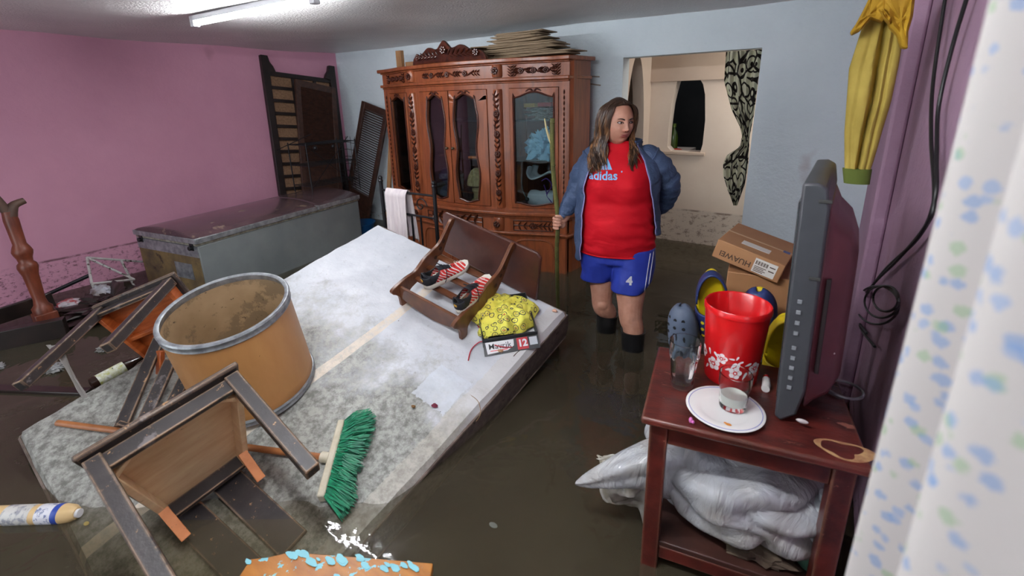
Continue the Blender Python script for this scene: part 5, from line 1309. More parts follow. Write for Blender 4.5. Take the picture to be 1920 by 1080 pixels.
bvh = BVHTree.FromPolygons([tuple(p) for p in hm.v], hm.f)
def fy(x, z):
    h_ = bvh.ray_cast(Vector((x, .3, z)), Vector((0, -1, 0))); return h_[0].y if h_[0] else .08
bm_.add([tuple(p) for p in hm.v], hm.f, HM)
for s_ in (-1, 1): bm_.ell((s_*.077, -.008, -.004), (.008, .016, .028), HM)
body = voxel('body', bm_, m_skin, .0036, 2, woman)
m_lip = mat('lips', (168, 88, 84), (150, 76, 74), 30, .45); m_eye = mat('eye_white', (214, 206, 200), rough=.2); m_iris = mat('iris_dark', (36, 22, 16), rough=.15); m_brow = mat('brow_hair', (48, 32, 26), rough=.8)
def hobj(name, mb, m, **k): return obj(name, mb, m, woman, local=True, **k)
for (zc, hh) in ((-.0505, .0042), (-.0605, .0050)):
    m_ = MB()
    def lp(u, v, zc=zc, hh=hh):
        x = (u-.5)*.050; w_ = hh*(1-(2*abs(u-.5))**2.2); z = zc+(v-.5)*2*w_-.003*(2*abs(u-.5))**2*(1 if zc < -.055 else -.3)+(-.0015 if zc > -.055 else .001); return tuple(HM @ Vector((x, fy(x, z)+.0022, z)))
    m_.grid(lp, 18, 6); hobj('lip', m_, m_lip)
for s_ in (-1, 1):
    ex_ = s_*.031; ez = .0085; ey_ = fy(ex_, ez)
    m_ = MB(); m_.ell((ex_, ey_-.0045, ez), (.0125, .008, .0062), HM); E_ = hobj('eye', m_, m_eye)
    m_ = MB(); m_.ell((ex_+.0035, ey_+.0015, ez), (.0052, .0028, .0054), HM); i_ = hobj('iris', m_, m_iris); i_.parent = E_
    for (dz, r_) in ((.0052, .0022), (-.0050, .0012)):
        m_ = MB(); m_.tube([HM @ Vector((ex_+(k/6-.5)*.029, fy(ex_+(k/6-.5)*.029, ez+dz)+.0012, ez+dz*(1-(2*(k/6-.5))**2*.9))) for k in range(7)], r_, 6); hobj('eyelash', m_, m_brow)
    m_ = MB(); m_.tube([HM @ Vector((s_*(.013+.033*k/7), fy(s_*(.013+.033*k/7), .026)+.0012, .0225+.0065*math.sin(PI*.8*k/7))) for k in range(8)], [.0022, .0032, .0034, .0032, .0028, .0024, .0018, .001], 6); hobj('eyebrow', m_, m_brow)
    m_ = MB(); m_.ell((s_*.0075, fy(s_*.0075, -.033)+.0006, -.0335), (.003, .002, .0018), HM); hobj('nostril', m_, m_brow)
# hair: a scalp cap and many tapering wavy locks
t = NT('brown_hair'); v = t.coord(scale=(1, 1, .2)); sx = t.n('ShaderNodeSeparateXYZ'); t.l(t.coord(), sx.inputs[0])
c = t.mix(t.ramp(t.noise(v, 60, 4), .35, .7), rgb((40, 28, 22)), rgb((74, 50, 34)))
c = t.mix(t.math('MULTIPLY', t.ramp(t.math('ADD', sx.outputs[2], t.math('MULTIPLY', t.noise(v, 30, 3), .1)), 1.58, 1.38), t.ramp(t.noise(v, 42, 3), .46, .64)), c, rgb((150, 106, 66)))
t.base(c); t.set(.42, 0, .5); m_hair = t.m
hb_ = MB()
def cap(u, v):
    a = 2*PI*u; b = PI*(v*.58-.08); x, y, z = math.cos(a)*math.cos(b), math.sin(a)*math.cos(b), math.sin(b)
    lim = 0
    if y > 0: lim = y
    X, Y, Z = .083*x, .101*y, .124*z
    if y > .25 and z < .74: Y = min(Y, .066+.02*z); 
    if y > .25 and z < .72: X = math.copysign(max(abs(X), .062), X if abs(X) > 1e-4 else 1); Y = min(Y, .03)
    return tuple(HM @ Vector((X, Y, Z)))
hb_.grid(cap, 60, 24, cu=True)
random.seed(11)
for i in range(560):
    side = random.choice((-1, 1)); al = math.radians(random.uniform(52 if side < 0 else 38, 180))   # 0 = face
    ry0 = random.uniform(-.075, .060); rt_ = Vector((side*.004, ry0, .117*math.sqrt(max(.1, 1-(ry0/.098)**2))+.006))
    fl_ = random.uniform(0, .012)
    ca, sa = math.cos(al), math.sin(al)
    p1 = Vector((side*(.070+fl_)*sa, (.092+fl_)*ca*.9+ry0*.12, .072+.01*ca))
    p2 = Vector((side*(.088+fl_)*max(.2, sa)+side*.006, (.080+fl_)*ca-.004, .0+random.uniform(-.01, .01)))
    if ca > .45: p2.x = side*max(abs(p2.x), .066); p1.x = side*max(abs(p1.x), .052)
    ln = random.uniform(.09, .19) if side < 0 else random.uniform(.08, .175)
    p3 = Vector((side*(.088+.016*random.random())*max(.35, sa), (.078+fl_)*ca-.012, -.075))
    w = [HM @ q for q in (rt_, p1, p2, p3)]
    e = Vector((w[3].x+random.uniform(-.014, .014)+(.012 if side > 0 else -.012), w[3].y, HC_.z-.075-ln*.5)); e2 = Vector((e.x+random.uniform(-.018, .018), e.y, HC_.z-.075-ln))
    # keep the ends on the chest and back
    for q in (e, e2):
        if q.y < 0: q.y = min(q.y, -.125+.5*max(0, q.z-1.25)) 
        else: q.y = max(q.y, .105)
    pts = spline(w+[e, e2], 5); ph = random.uniform(0, 6); n_ = len(pts); am = random.uniform(.005, .013)
    for k in range(n_):
        q = k/n_
        pts[k] = pts[k]+Vector((am*math.sin(ph+q*19)*q, am*math.cos(ph+q*16)*q, 0))
    r0 = random.uniform(.0034, .0056)
    hb_.tube(pts, [r0*(.6+.8*math.sin(PI*min(1, (k+1)/n_))**.5)*(1-.75*max(0, k/n_-.7)/.3) for k in range(n_)], 5, flat=.6)
hobj('hair', hb_, m_hair)
# red shirt
prof = [(.745, -.028, -.004, .204, .156), (.76, -.028, -.004, .207, .160), (.84, -.03, -.006, .206, .168), (.93, -.034, -.006, .200, .170), (1.0, -.036, -.004, .196, .162), (1.06, -.036, -.002, .196, .158), (1.13, -.036, -.002, .197, .155), (1.19, -.036, .0, .192, .140), (1.24, -.036, .004, .180, .118), (1.275, -.037, .008, .150, .098), (1.305, -.038, .010, .112, .080), (1.335, -.04, .010, .078, .066), (1.35, -.04, .008, .066, .060)]
def pr(z):
    for a, b in zip(prof, prof[1:]):
        if z <= b[0]: t_ = (z-a[0])/(b[0]-a[0]); return [a[i]+(b[i]-a[i])*t_ for i in range(5)]
    return prof[-1]
def shirt_pt(a, z, off=0):
    _, cx, cy, rx, ry = pr(z); x, y = se(rx+off, ry+off, a, 2.3)
    if y < 0 and off < .03:
        fr_ = -math.sin(a)
        for s_ in (-1, 1): y -= .030*math.exp(-((cx+x-(cx+s_*.082))/.06)**2-((z-1.125)/.065)**2)*fr_
        y -= .022*math.exp(-((x)/.12)**2-((z-.90)/.10)**2)*fr_
        y += .010*math.exp(-((z-1.03)/.03)**2)*fr_
    wr_ = .0026*math.sin(z*80+2.6*math.sin(a*2+z*8)+4*math.cos(a)+6*fbm((math.cos(a), math.sin(a), z*3), 1))*(1-sm((z-1.0)/.16))+.004*fbm((x*9, z*14, y*9), 1)
    r = math.hypot(x, y) or 1
    return (cx+x*(1+wr_/r), cy+y*(1+wr_/r), z)
m_ = MB(); m_.loft([[shirt_pt(2*PI*i/110, .745+.605*j/90) for i in range(110)] for j in range(91)], caps=True)
t = NT('red_jersey'); t.base(t.mix(t.ramp(t.noise(t.coord(), 5, 3), .35, .7), rgb((208, 16, 34)), rgb((190, 10, 28)))); t.set(.75, 0, .25); t.bump(t.noise(t.coord(scale=(1, 1, 2.5)), 7, 4, .5, .6), .35, .02)
shirt = hobj('shirt', m_, t.m)
sb_ = BVHTree.FromPolygons([tuple(p) for p in m_.v], m_.f)
m_ = MB(); m_.tube([shirt_pt(2*PI*i/60, .7475, .001) for i in range(61)], .004, 6, False); obj('hem', m_, t.m, shirt, local=True)
m_ = MB(); m_.tube([shirt_pt(2*PI*i/40, 1.348, .001) for i in range(41)], .006, 6, False); obj('collar', m_, t.m, shirt, local=True)
def drape(mb, cx, cz, bv, off=.0018, y0=-.5, rot=0):
    o = MB(); o.f = mb.f
    for p in mb.v:
        x = cx+p.x*math.cos(rot)-p.y*math.sin(rot); z = cz+p.x*math.sin(rot)+p.y*math.cos(rot); h_ = bv.ray_cast(Vector((x, y0, z)), Vector((0, 1, 0)))
        y = h_[0].y-off if h_[0] else 0; o.v.append(Vector((x, y, z)))
    return o
LG = PQ(1130, 331, -.16); m_lg = mat('logo_pale_blue', (128, 184, 232), rough=.6)
tx = subdiv(text_mb('adidas', .060, .0012), 1)
obj('logo_lettering', drape(tx, LG.x, LG.z, sb_, rot=.02), m_lg, shirt, local=True, recalc=False)
for i, (x0, x1, h_) in enumerate(((-.034, -.012, .020), (-.012, .010, .042), (.012, .036, .066))):
    q = MB(); xb = x0; wd_ = .021
    o = [(xb, 0), (xb+wd_, 0), (xb+wd_-h_*.42, h_*1.0), (xb+.006-h_*.42, h_*1.0-.004)] if i else [(xb, 0), (xb+wd_, 0), (xb+wd_-.008, h_), (xb+.002, h_*.6)]
    nx, nz_ = 6, 6
    def bl(u, v): a = Vector(o[0]).lerp(Vector(o[1]), u); b = Vector(o[3]).lerp(Vector(o[2]), u); c_ = a.lerp(b, v); return (c_.x, c_.y, 0)
    q.grid(bl, nx, nz_); obj('logo_bar', drape(q, LG.x+.012, LG.z+.030, sb_, rot=.02), m_lg, shirt, local=True, recalc=False)
q = MB(); q.lathe([(.0, 0), (.004, 0)], 12, caps=False); obj('logo_dot', drape(q, LG.x+.094, LG.z+.022, sb_), m_lg, shirt, local=True, recalc=False)
# blue shorts
sh = MB()
def cone(mb, rows, n=48): mb.loft([ringe(*r_, n=n, e=2.2) for r_ in rows])
sN, sF = PQ(1176, 545, -.08), PQ(1121, 522, .0)
cone(sh, [(-.025, 0, .84, .19, .145), (-.025, 0, .76, .198, .15), (-.022, 0, .70, .198, .148), (-.02, 0, .685, .17, .13)])
cone(sh, [(.065, -.02, .78, .115, .13), (.068, -.035, .68, .118, .125), (.062, -.06, .60, .108, .115), (sN.x-.001, -.082, sN.z+.01, .092, .100)])
cone(sh, [(-.115, .0, .78, .115, .13), (-.12, -.005, .68, .112, .12), (-.118, -.0, .62, .102, .108), (sF.x-.012, .0, sF.z+.005, .090, .094)])
for k in range(len(sh.v)):
    p = sh.v[k]; w_ = .006*fbm((p.x*12+p.z*9, p.y*8, p.z*6), 1)+.004*math.sin(p.z*60+p.x*40); p.y += w_
t = NT('blue_polyester'); t.base(t.mix(t.ramp(t.noise(t.coord(), 4, 3), .3, .7), rgb((46, 66, 170)), rgb((36, 52, 148)))); t.set(.5, 0, .4); t.bump(t.noise(t.coord(scale=(1, 1, 1.5)), 7, 3, .5, .6), .35, .02)
shorts = voxel('shorts', sh, t.m, .006, 4, woman)
bvs = BVHTree.FromPolygons([tuple(v_.co) for v_ in shorts.data.vertices], [tuple(p.vertices) for p in shorts.data.polygons])
m_whs = mat('white_trim', (206, 206, 214), rough=.6)
NM_ = PQ(1180, 527, -.17); tx = subdiv(text_mb('4', .062, .003), 1); obj('number', drape(tx, NM_.x, NM_.z, bvs, .0022), m_whs, shorts, local=True, recalc=False)
for dx in (0, 6):
    m_ = MB(); pts = []
    for i in range(12):
        q = PQ(1219+dx-(16+0*dx)*i/11, 455+94*i/11, 0); 
        h_ = bvs.ray_cast(Vector((q.x*1.0, -.5, q.z)), Vector((0, 1, 0)))
        if h_[0]: pts.append((h_[0].x, h_[0].y-.001, h_[0].z))
    if len(pts) > 2: m_.tube(pts, .0028, 5); obj('side_stripe', m_, m_whs, shorts, local=True)
# jacket
t = NT('blue_jacket_cloth'); t.base(t.mix(t.ramp(t.noise(t.coord(), 6, 4), .3, .7), rgb((74, 92, 124)), rgb((58, 74, 104)))); t.set(.6, 0, .35); t.bump(t.noise(t.coord(scale=(1, 1, 1.3)), 11, 5, .6, .9), .8, .02); m_jk = t.m
jl = [(.70, -.224), (.80, -.218), (.95, -.212), (1.1, -.212), (1.2, -.19), (1.27, -.155), (1.32, -.105), (1.345, -.085)]
jr = [(.70, .178), (.90, .178), (.98, .166), (1.08, .142), (1.18, .118), (1.26, .098), (1.32, .06), (1.345, .045)]
def lz_(tb_, z):
    for (a, b), (c_, d_) in zip(tb_, tb_[1:]):
        if z <= c_: return b+(d_-b)*(z-a)/(c_-a)
    return tb_[-1][1]
def solve_a(z, h_, off, left):
    lo_, hi_ = (PI, 1.5*PI) if left else (1.5*PI, 2*PI)
    for _ in range(26):
        m0 = (lo_+hi_)/2; x = jacket_pt(m0, z, off)[0]
        if (x < h_): lo_ = m0
        else: hi_ = m0
    return (lo_+hi_)/2
def jacket_pt(a, z, off):
    _, cx, cy, rx, ry = pr(max(.745, z)); rx = max(rx, .09) if z > 1.3 else rx; ry = max(ry, .085) if z > 1.3 else ry
    x, y = se(rx+off, ry+off, a, 2.3); return (cx+x, cy+y, z)
NJ, MJ = 90, 60
def jk(u, v):
    zl = .70+.645*v; zr_ = .86+.485*v
    aL = solve_a(zl, lz_(jl, zl), .022, True)-2*PI; aR = solve_a(zr_, lz_(jr, zr_), .022, False)-2*PI
    # travel from the left front edge, round the back, to the right front edge
    a = aL-(aL-(aR-2*PI))*u if False else aL+2*PI+((aR)-(aL+2*PI))*u
    z = zl+(zr_-zl)*sm(u); off = .022+.012*math.sin(u*40+z*9)*(1-v)*.5+.01*fbm((u*9, z*10, 2), 1)
    if v > .93: off += .012*(v-.93)/.07
    return jacket_pt(a, z, off)
m_ = MB(); m_.grid(jk, NJ, MJ); jacket = hobj('jacket', m_, m_jk, solid=.006, recalc=True)
def sleeve(pts, wr_):
    P = spline([(p[0], p[1], p[2]) for p in pts], 10); rs = []
    for i in range(len(P)):
        q = i/10; j = min(len(pts)-2, int(q)); rs.append((pts[j][3]+(pts[j+1][3]-pts[j][3])*sm(q-j))*(1+.035*math.sin(i*1.5)+.03*math.sin(i*.7+1)))
    mb = MB(); mb.tube(P, rs, 28)
    for k in range(len(mb.v)):
        p = mb.v[k]; d_ = Vector((fbm((p.x*11, p.y*11, p.z*14), 1), fbm((p.x*11+5, p.y*11, p.z*14), 1), 0))*wr_; mb.v[k] = p+d_
    mb.ell(P[0], rs[0]*.98, nu=24, nv=14); return mb
wx = HP.x+.046
m_ = sleeve([(-.165, .005, 1.262, .066), (-.222, .012, 1.18, .064), (-.256, .02, 1.085, .058), (-.290, .008, 1.01, .049), (wx-.004, .010, HP.z+.046, .039), (wx-.002, .012, HP.z+.034, .032)], .008)
obj('sleeve', m_, m_jk, jacket, local=True)
m_ = sleeve([(.115, .012, 1.262, .068), (.180, .025, 1.20, .070), (.228, .065, 1.115, .066), (.232, .11, 1.04, .060), (.19, .15, .965, .054), (.14, .168, .935, .040)], .009)
obj('sleeve', m_, m_jk, jacket, local=True)
for left in (True, False):
    pts = [jk(0 if left else 1, .02+.96*i/24) for i in range(25)]
    m_ = MB(); m_.tube([(p[0]+(.002 if left else -.002), p[1]-.006, p[2]) for p in pts], .0032, 6); obj('zip', m_, mat('zip_lilac', (150, 146, 196), rough=.4), jacket, local=True)
m_ = MB()
def colr(u, v):
    a = -.25*PI+1.5*PI*u; r = .085+.02*v; return (-.04+r*1.15*math.cos(a), .015+r*math.sin(a), 1.315+.045*v-.012*abs(u-.5))
m_.grid(colr, 40, 6); obj('jacket_collar', m_, m_jk, jacket, local=True, solid=.006)
# rubber boots
m_boot = mat('black_rubber_boot', (20, 20, 22), (28, 28, 30), 10, .3)
for (tp, kx_, ky_, r0) in ((bt1, .086, -.165, .066), (bt2, -.076, .055, .062)):
    ty = -.148 if tp is bt1 else .02
    m_ = MB(); m_.loft([ringe(kx_, ky_, .06, .045, .05, 32), ringe(kx_, ky_, .12, .047, .05, 32), ringe((kx_+tp.x)/2, (ky_+ty)/2, .2, .058, .060, 32), ringe(tp.x, ty, tp.z-.01, r0, r0, 32), ringe(tp.x, ty, tp.z, r0+.002, r0+.002, 32), ringe(tp.x, ty, tp.z, r0-.006, r0-.006, 32), ringe(tp.x, ty, tp.z-.03, r0-.008, r0-.008, 32)])
    m_.ell((kx_, ky_-.06, .052), (.046, .13, .048)); hobj('boot', m_, m_boot)
# the stick
sp_ = [PQ(1046, 566, .22), PQ(1044, 470, .05), HP, PQ(1038, 330, -.03), PQ(1035, 262, -.05), PQ(1036, 222, -.06)]
b0 = sp_[0]+(sp_[0]-sp_[1])*.9; wpt = [PMx @ p for p in [b0]+sp_]
stk = thing('stick', 'long green forked stick held upright by the person and dipping into the water', 'stick', wpt[0])
m_st = mat('green_bark', (104, 104, 52), (84, 82, 42), 16, .7, spots=((170, 160, 110), 24, .68))
m_ = MB(); m_.tube(spline(wpt, 5), .0125, 10); [m_.ell(tuple(wpt[i].lerp(wpt[i+1], q)), (.0145, .0145, .006)) for i in range(len(wpt)-1) for q in (.3, .8)]; obj('stem', m_, m_st, stk)
fk = PMx @ PQ(1034, 268, -.05); m_ = MB(); m_.tube(spline([fk, PMx @ PQ(1026, 247, -.05), PMx @ PQ(1021, 222, -.05)], 4), [.009-.0007*i for i in range(9)], 8); obj('fork', m_, mat('peeled_wood', (190, 176, 130), rough=.7), stk)
# ------------------------------------------------------------------ trainers on the rack
def shoe(label, heel, toe, up, side, tilt=0):
    f = (toe-heel); L = f.length; f.normalize(); u_ = Vector(up); u_ = (u_-f*u_.dot(f)).normalized(); x_ = f.cross(u_)
    F = frame(heel, x_, f, u_); sc_ = L/.28
    T = thing('trainer', label, 'shoe', F, 'trainers on the wooden rack')
    K = Matrix.Scale(sc_, 4)
    def wid(y):   # half width along the sole
        t_ = y/.28; return (.030+.014*sm(t_*1.8)-.004*sm((t_-.3)*4)*(1-sm((t_-.5)*4)))*math.sqrt(max(.0, 1-max(0, (t_-.72)/.28)**2.4))*math.sqrt(max(.02, 1-max(0, (.14-t_)/.14)**2.4))
    out = []
    for i in range(30): y = .28*i/29; out.append((wid(y), y))
    for i in range(30): y = .28-.28*i/29; out.append((-wid(y)*.92, y))
    mb = MB(); n_ = len(out)
    lev = [(0, .94), (.006, 1.02), (.02, 1.05), (.030, .99)]
    mb.loft([[(p[0]*k, .14+(p[1]-.14)*(1+(k-1)*.5), z+.012*max(0, (p[1]-.2)/.08)**2+(.006 if p[1] < .1 else 0)*(z > .01)) for p in out] for z, k in lev], M=K)
    obj('sole', mb, m_sole, T, local=True, bev=0, ang=50, label='thick white sole')
    def upp(u, v):
        y = .006+.268*v; t_ = v; w_ = wid(y)*.97; a = PI*u
        top = .088-.0*t_ if t_ < .32 else .088-(.052)*sm((t_-.32)/.55)
        if t_ > .9: top -= .018*((t_-.9)/.1)**2
        top += .018*sm((.1-t_)/.1)
        op = 1-sm((t_-.36)/.08)          # the ankle opening keeps the sides upright
        ca, sa = math.cos(a), math.sin(a)
        x = w_*ca; z = .026+(top-.026)*abs(sa)**(.55)
        return (x, y, z, op, a)
    mb = MB(); NU_, NV_ = 40, 44; keep = []
    for j in range(NV_):
        for i in range(NU_): p = upp(i/(NU_-1), j/(NV_-1)); mb.v.append(K @ Vector(p[:3]))
    for j in range(NV_-1):
        for i in range(NU_-1):
            u0, v0 = (i+.5)/(NU_-1), (j+.5)/(NV_-1)
            if .05 < v0 < .40 and abs(u0-.5) < .26*math.sqrt(max(0, 1-((v0-.225)/.175)**2)): continue
            mb.f.append((j*NU_+i, j*NU_+i+1, (j+1)*NU_+i+1, (j+1)*NU_+i))
    obj('upper', mb, m_upper, T, local=True, solid=.004, recalc=False)
    mb = MB(); mb.box(-.020, .020, .07, .13, .03, .034, K); mb.box(-.024, .024, .02, .12, .03, .036, K); obj('insole', mb, mat('insole_red', (150, 26, 30), (40, 90, 60), 30, .7), T, local=True)
    mb = MB()
    def tong(u, v): y = .095+.07*v; return (.024*(u-.5)*2*(1-.2*v), y, .098-.028*v-.010*(2*u-1)**2)
    mb.grid(tong, 8, 8, K); obj('tongue', mb, m_blk, T, local=True, solid=.005)
    for k in range(5):
        y = .122+.016*k; z = .092-.0105*k
        mb = MB(); mb.tube([(-.022, y, z-.014), (-.012, y+.004, z-.002), (0, y+.006, z+.002), (.012, y+.004, z-.002), (.022, y, z-.014)], .0024, 5, M=K); obj('lace', mb, m_blk, T, local=True)
    mb = MB(); mb.tube(spline([(0, .12, .094), (.03, .13, .10), (.05, .12, .05), (.055, .10, .02)], 5), .0022, 5, M=K); mb.tube(spline([(0, .12, .094), (-.03, .11, .10), (-.045, .14, .06)], 5), .0022, 5, M=K); obj('lace_end', mb, m_blk, T, local=True)
    mb = MB()
    def hc(u, v): a = PI+PI*u; return (.034*math.cos(a)*1.0, .034+.034*math.sin(a)*1.02, .034+.045*v)
    mb.grid(hc, 20, 6, K); obj('heel_counter', mb, m_blk, T, local=True, solid=.003)
    mb = MB(); mb.box(-.008, .008, -.004, .0, .055, .068, K); obj('heel_badge', mb, mat('gold_badge', (210, 160, 50), rough=.4), T, local=True)
    for k in range(3):
        mb = MB(); mb.tube([(.010*math.cos(2*PI*i/14)*1.2, .205+.017*k+.006*math.sin(2*PI*i/14), .0665-.0065*k+.001) for i in range(15)], .0012, 4, M=K); obj('toe_mark', mb, m_sole, T, local=True)
    return T
m_sole = mat('white_rubber', (232, 228, 218), (214, 208, 196), 10, .5); m_blk = mat('black_mesh', (24, 26, 34), (34, 36, 44), 40, .7)
t = NT('striped_upper'); sx = t.n('ShaderNodeSeparateXYZ'); t.l(t.coord(), sx.inputs[0]); x_, y_, z_ = sx.outputs
ph = t.math('ADD', t.math('MULTIPLY', y_, 330), t.math('MULTIPLY', z_, 260)); ph = t.math('ADD', ph, t.math('MULTIPLY', t.math('SINE', t.math('MULTIPLY', z_, 130)), 1.2))
st_ = t.ramp(t.math('SINE', ph), .40, .60)
low_ = t.ramp(z_, .080, .066)
c = t.mix(t.math('MULTIPLY', st_, low_), rgb((206, 44, 40)), rgb((232, 226, 222)))
bk_ = t.ramp(t.math('ADD', y_, t.math('MULTIPLY', z_, -.9)), .030, .022)
c = t.mix(bk_, c, rgb((26, 28, 36))); t.base(c); t.set(.6); m_upper = t.m
ru = EN*.9+Vector((0, 0, .3))
h1_, t1_ = MP(792, 545, .125), MP(884, 496, .15); d1 = (t1_-h1_).normalized(); c1 = (h1_+t1_)/2
h2_, t2_ = MP(856, 592, .125), MP(922, 522, .15); d2 = (t2_-h2_).normalized(); c2_ = (h2_+t2_)/2
LS = .27
shoe('left one of the two red striped trainers with black collars on the wooden rack', c1-d1*LS/2, c1+d1*LS/2, ru, 1)
shoe('right one of the two red striped trainers with black collars on the wooden rack', c2_-d2*LS/2, c2_+d2*LS/2, ru, 1)
# ------------------------------------------------------------------ shoe box with the yellow cloth
f0, f1 = MP(906, 652, 0), MP(1008, 636, 0); bxx = (f1-f0); wB = bxx.length; bxx.normalize(); byy = EN.cross(bxx)
lB = (MP(1003, 560, 0)-f1).dot(byy)
BX = frame(f0, bxx, byy, EN)
sbx = thing('shoe_box', 'open black box printed Mavrik 12 on the mattress corner', 'box', BX)
m_bb = mat('black_card', (36, 38, 42), (52, 54, 58), 12, .5); hB = .055
for (x0, x1, y0, y1) in ((0, wB, 0, .004), (0, wB, lB-.004, lB), (0, .004, .004, lB-.004), (wB-.004, wB, .004, lB-.004)):
    m_ = MB(); m_.box(x0, x1, y0, y1, .001, hB); obj('box_side', m_, m_bb, sbx, local=True)
m_ = MB(); m_.box(0, wB, 0, lB, 0, .003); obj('box_bottom', m_, m_bb, sbx, local=True)
FF = frame((0, -.058, .003), (1, 0, 0), Vector((0, .88, .47)).normalized(), Vector((0, -.47, .88)).normalized())
m_ = MB(); m_.box(0, wB, 0, .064, 0, .003, FF); obj('front_flap', m_, m_bb, sbx, local=True)

m_wp = mat('white_print_card', (226, 226, 230), rough=.4)
m_ = MB(); o = [(.015, .006), (wB*.42, .012), (wB*.54, .03), (wB*.55, .060), (.010, .062)]; m_.prism(o, .0012, FF @ Matrix.Translation((0, .0, .0031))); WL = obj('white_label', m_, m_wp, sbx, local=True)
tx = text_mb('Mavrik', .038, .0002, space=1.05); m_ = MB(); m_.add(tx.v, tx.f, FF @ Matrix.Translation((wB*.29, .038, .0048))); obj('lettering', m_, mat('ink_black', (24, 24, 30), rough=.5), WL, local=True, recalc=False)
m_ = MB(); m_.box(.03, wB*.42, .017, .020, .0043, .0049, FF); obj('red_underline', m_, m_red, WL, local=True)
m_ = MB(); m_.box(wB*.60, wB*.80, .006, .062, .0031, .0043, FF); RL = obj('red_panel', m_, mat('print_red', (186, 44, 52), rough=.45), sbx, local=True)
tx = text_mb('12', .046, .002); m_ = MB(); m_.add(tx.v, tx.f, FF @ Matrix.Translation((wB*.70, .034, .0048))); obj('number', m_, m_wp, RL, local=True, recalc=False)
m_ = MB(); m_.box(wB*.83, wB*.97, .020, .058, .0031, .0043, FF); obj('grey_label', m_, mat('label_grey', (196, 200, 208), rough=.4), sbx, local=True)
t = NT('yellow_printed_cloth'); v = t.coord(); vo = t.n('ShaderNodeTexVoronoi'); vo.inputs['Scale'].default_value = 25; vo.inputs['Randomness'].default_value = .7; t.l(v, vo.inputs['Vector'])
dd = vo.outputs['Distance']; ring_ = t.math('MULTIPLY', t.ramp(dd, .33, .35), t.ramp(dd, .42, .40)); inner = t.ramp(dd, .24, .20)
nz = t.noise(v, 130, 2)
c = t.mix(t.math('MULTIPLY', t.ramp(t.noise(v, 6, 3), .5, .7), .5), rgb((234, 228, 96)), rgb((236, 206, 60)))
c = t.mix(ring_, c, rgb((40, 44, 60))); c = t.mix(t.math('MULTIPLY', inner, t.ramp(nz, .52, .56)), c, rgb((44, 50, 96))); c = t.mix(t.math('MULTIPLY', inner, t.ramp(nz, .44, .40)), c, rgb((196, 60, 60)))
c = t.mix(t.math('MULTIPLY', t.ramp(t.noise(v, 70, 2), .66, .68), .8), c, rgb((50, 50, 50)))
t.base(c); t.set(.7); m_yp = t.m
def yc(u, v):
    a = 2*PI*u; r = v**.7; k = 1+.10*math.sin(a*3+1)+.06*math.sin(a*7)+.05*math.sin(a*11)
    x = wB*.47+(wB*.60)*r*k*math.cos(a); y = lB*.53+(lB*.56)*r*k*math.sin(a)
    z = .050+.045*(1-r**3)+.022*abs(fbm((x*11, y*11, 3), 1, 3))+.012*math.sin(a*5+r*6)*r
    if r > .85: z -= .10*(r-.85)/.15*.35
    if y < .012: y = .012-(.012-y)*.12; z = max(z, hB+.004)
    return (x, y, z)
m_ = MB(); m_.grid(yc, 120, 50, cu=True)
solo('yellow_cloth', m_, m_yp, 'crumpled yellow cloth printed with small round badges heaped in the black box', 'cloth', BX, local=True, solid=.003, recalc=False)
m_ = MB(); m_.tube(spline([MP(878, 676, .003), MP(884, 655, .006), MP(900, 641, .012), MP(915, 643, .02), MP(940, 650, .03), MP(965, 650, .012), MP(985, 641, .006)], 8), .0028, 6); m_.tube(spline([MP(906, 585, .02), MP(893, 592, .006), MP(896, 610, .004), MP(903, 620, .012)], 6), .0028, 6)
solo('red_string', m_, mat('red_cord', (176, 40, 54), rough=.6), 'thin red string curling around the front of the black box', 'string', MP(900, 641, .01))
# small debris lying on the mattress
for (x, y, r_, col, nm, lb) in ((815, 762, .014, (110, 24, 52), 'crimson_lump', 'small crimson lump on the grey part of the mattress'), (775, 763, .010, (120, 84, 40), 'dry_leaf', 'small brown dry leaf left of the crimson lump'), (1040, 584, .014, (226, 176, 150), 'peach_scrap', 'small peach-coloured scrap near the right corner of the mattress'), (662, 812, .012, (110, 96, 40), 'dead_leaf', 'small dead leaf stuck on the white broom head'), (938, 659, .018, (170, 128, 96), 'torn_scrap', 'torn brown scrap under the front of the black box')):
    p = MP(x, y, .004 if nm != 'dead_leaf' else .035); m_ = lump((p.x, p.y, p.z+r_*.3), (r_, r_*.7, r_*.5), int(x), .3, 3, 16, 10); solo(nm, m_, mat(nm+'_colour', col, rough=.6), lb, 'debris', p)
m_ = MB(); m_.tube(spline([MP(963, 668, .004), MP(975, 657, .006), MP(1000, 649, .004)], 5), .0018, 4); solo('twig', m_, mat('twig_brown', (70, 44, 34), rough=.8), 'thin dark twig on the mattress below the black box', 'twig', MP(975, 657, .004))
m_ = MB(); m_.tube(spline([MP(878, 738, .004), MP(896, 752, .008), MP(901, 775, .006), MP(893, 790, .0)], 5), .0016, 4); solo('twig', m_, mat('straw', (140, 110, 80), rough=.8), 'curved pale straw hanging over the mattress edge', 'twig', MP(896, 752, .004))
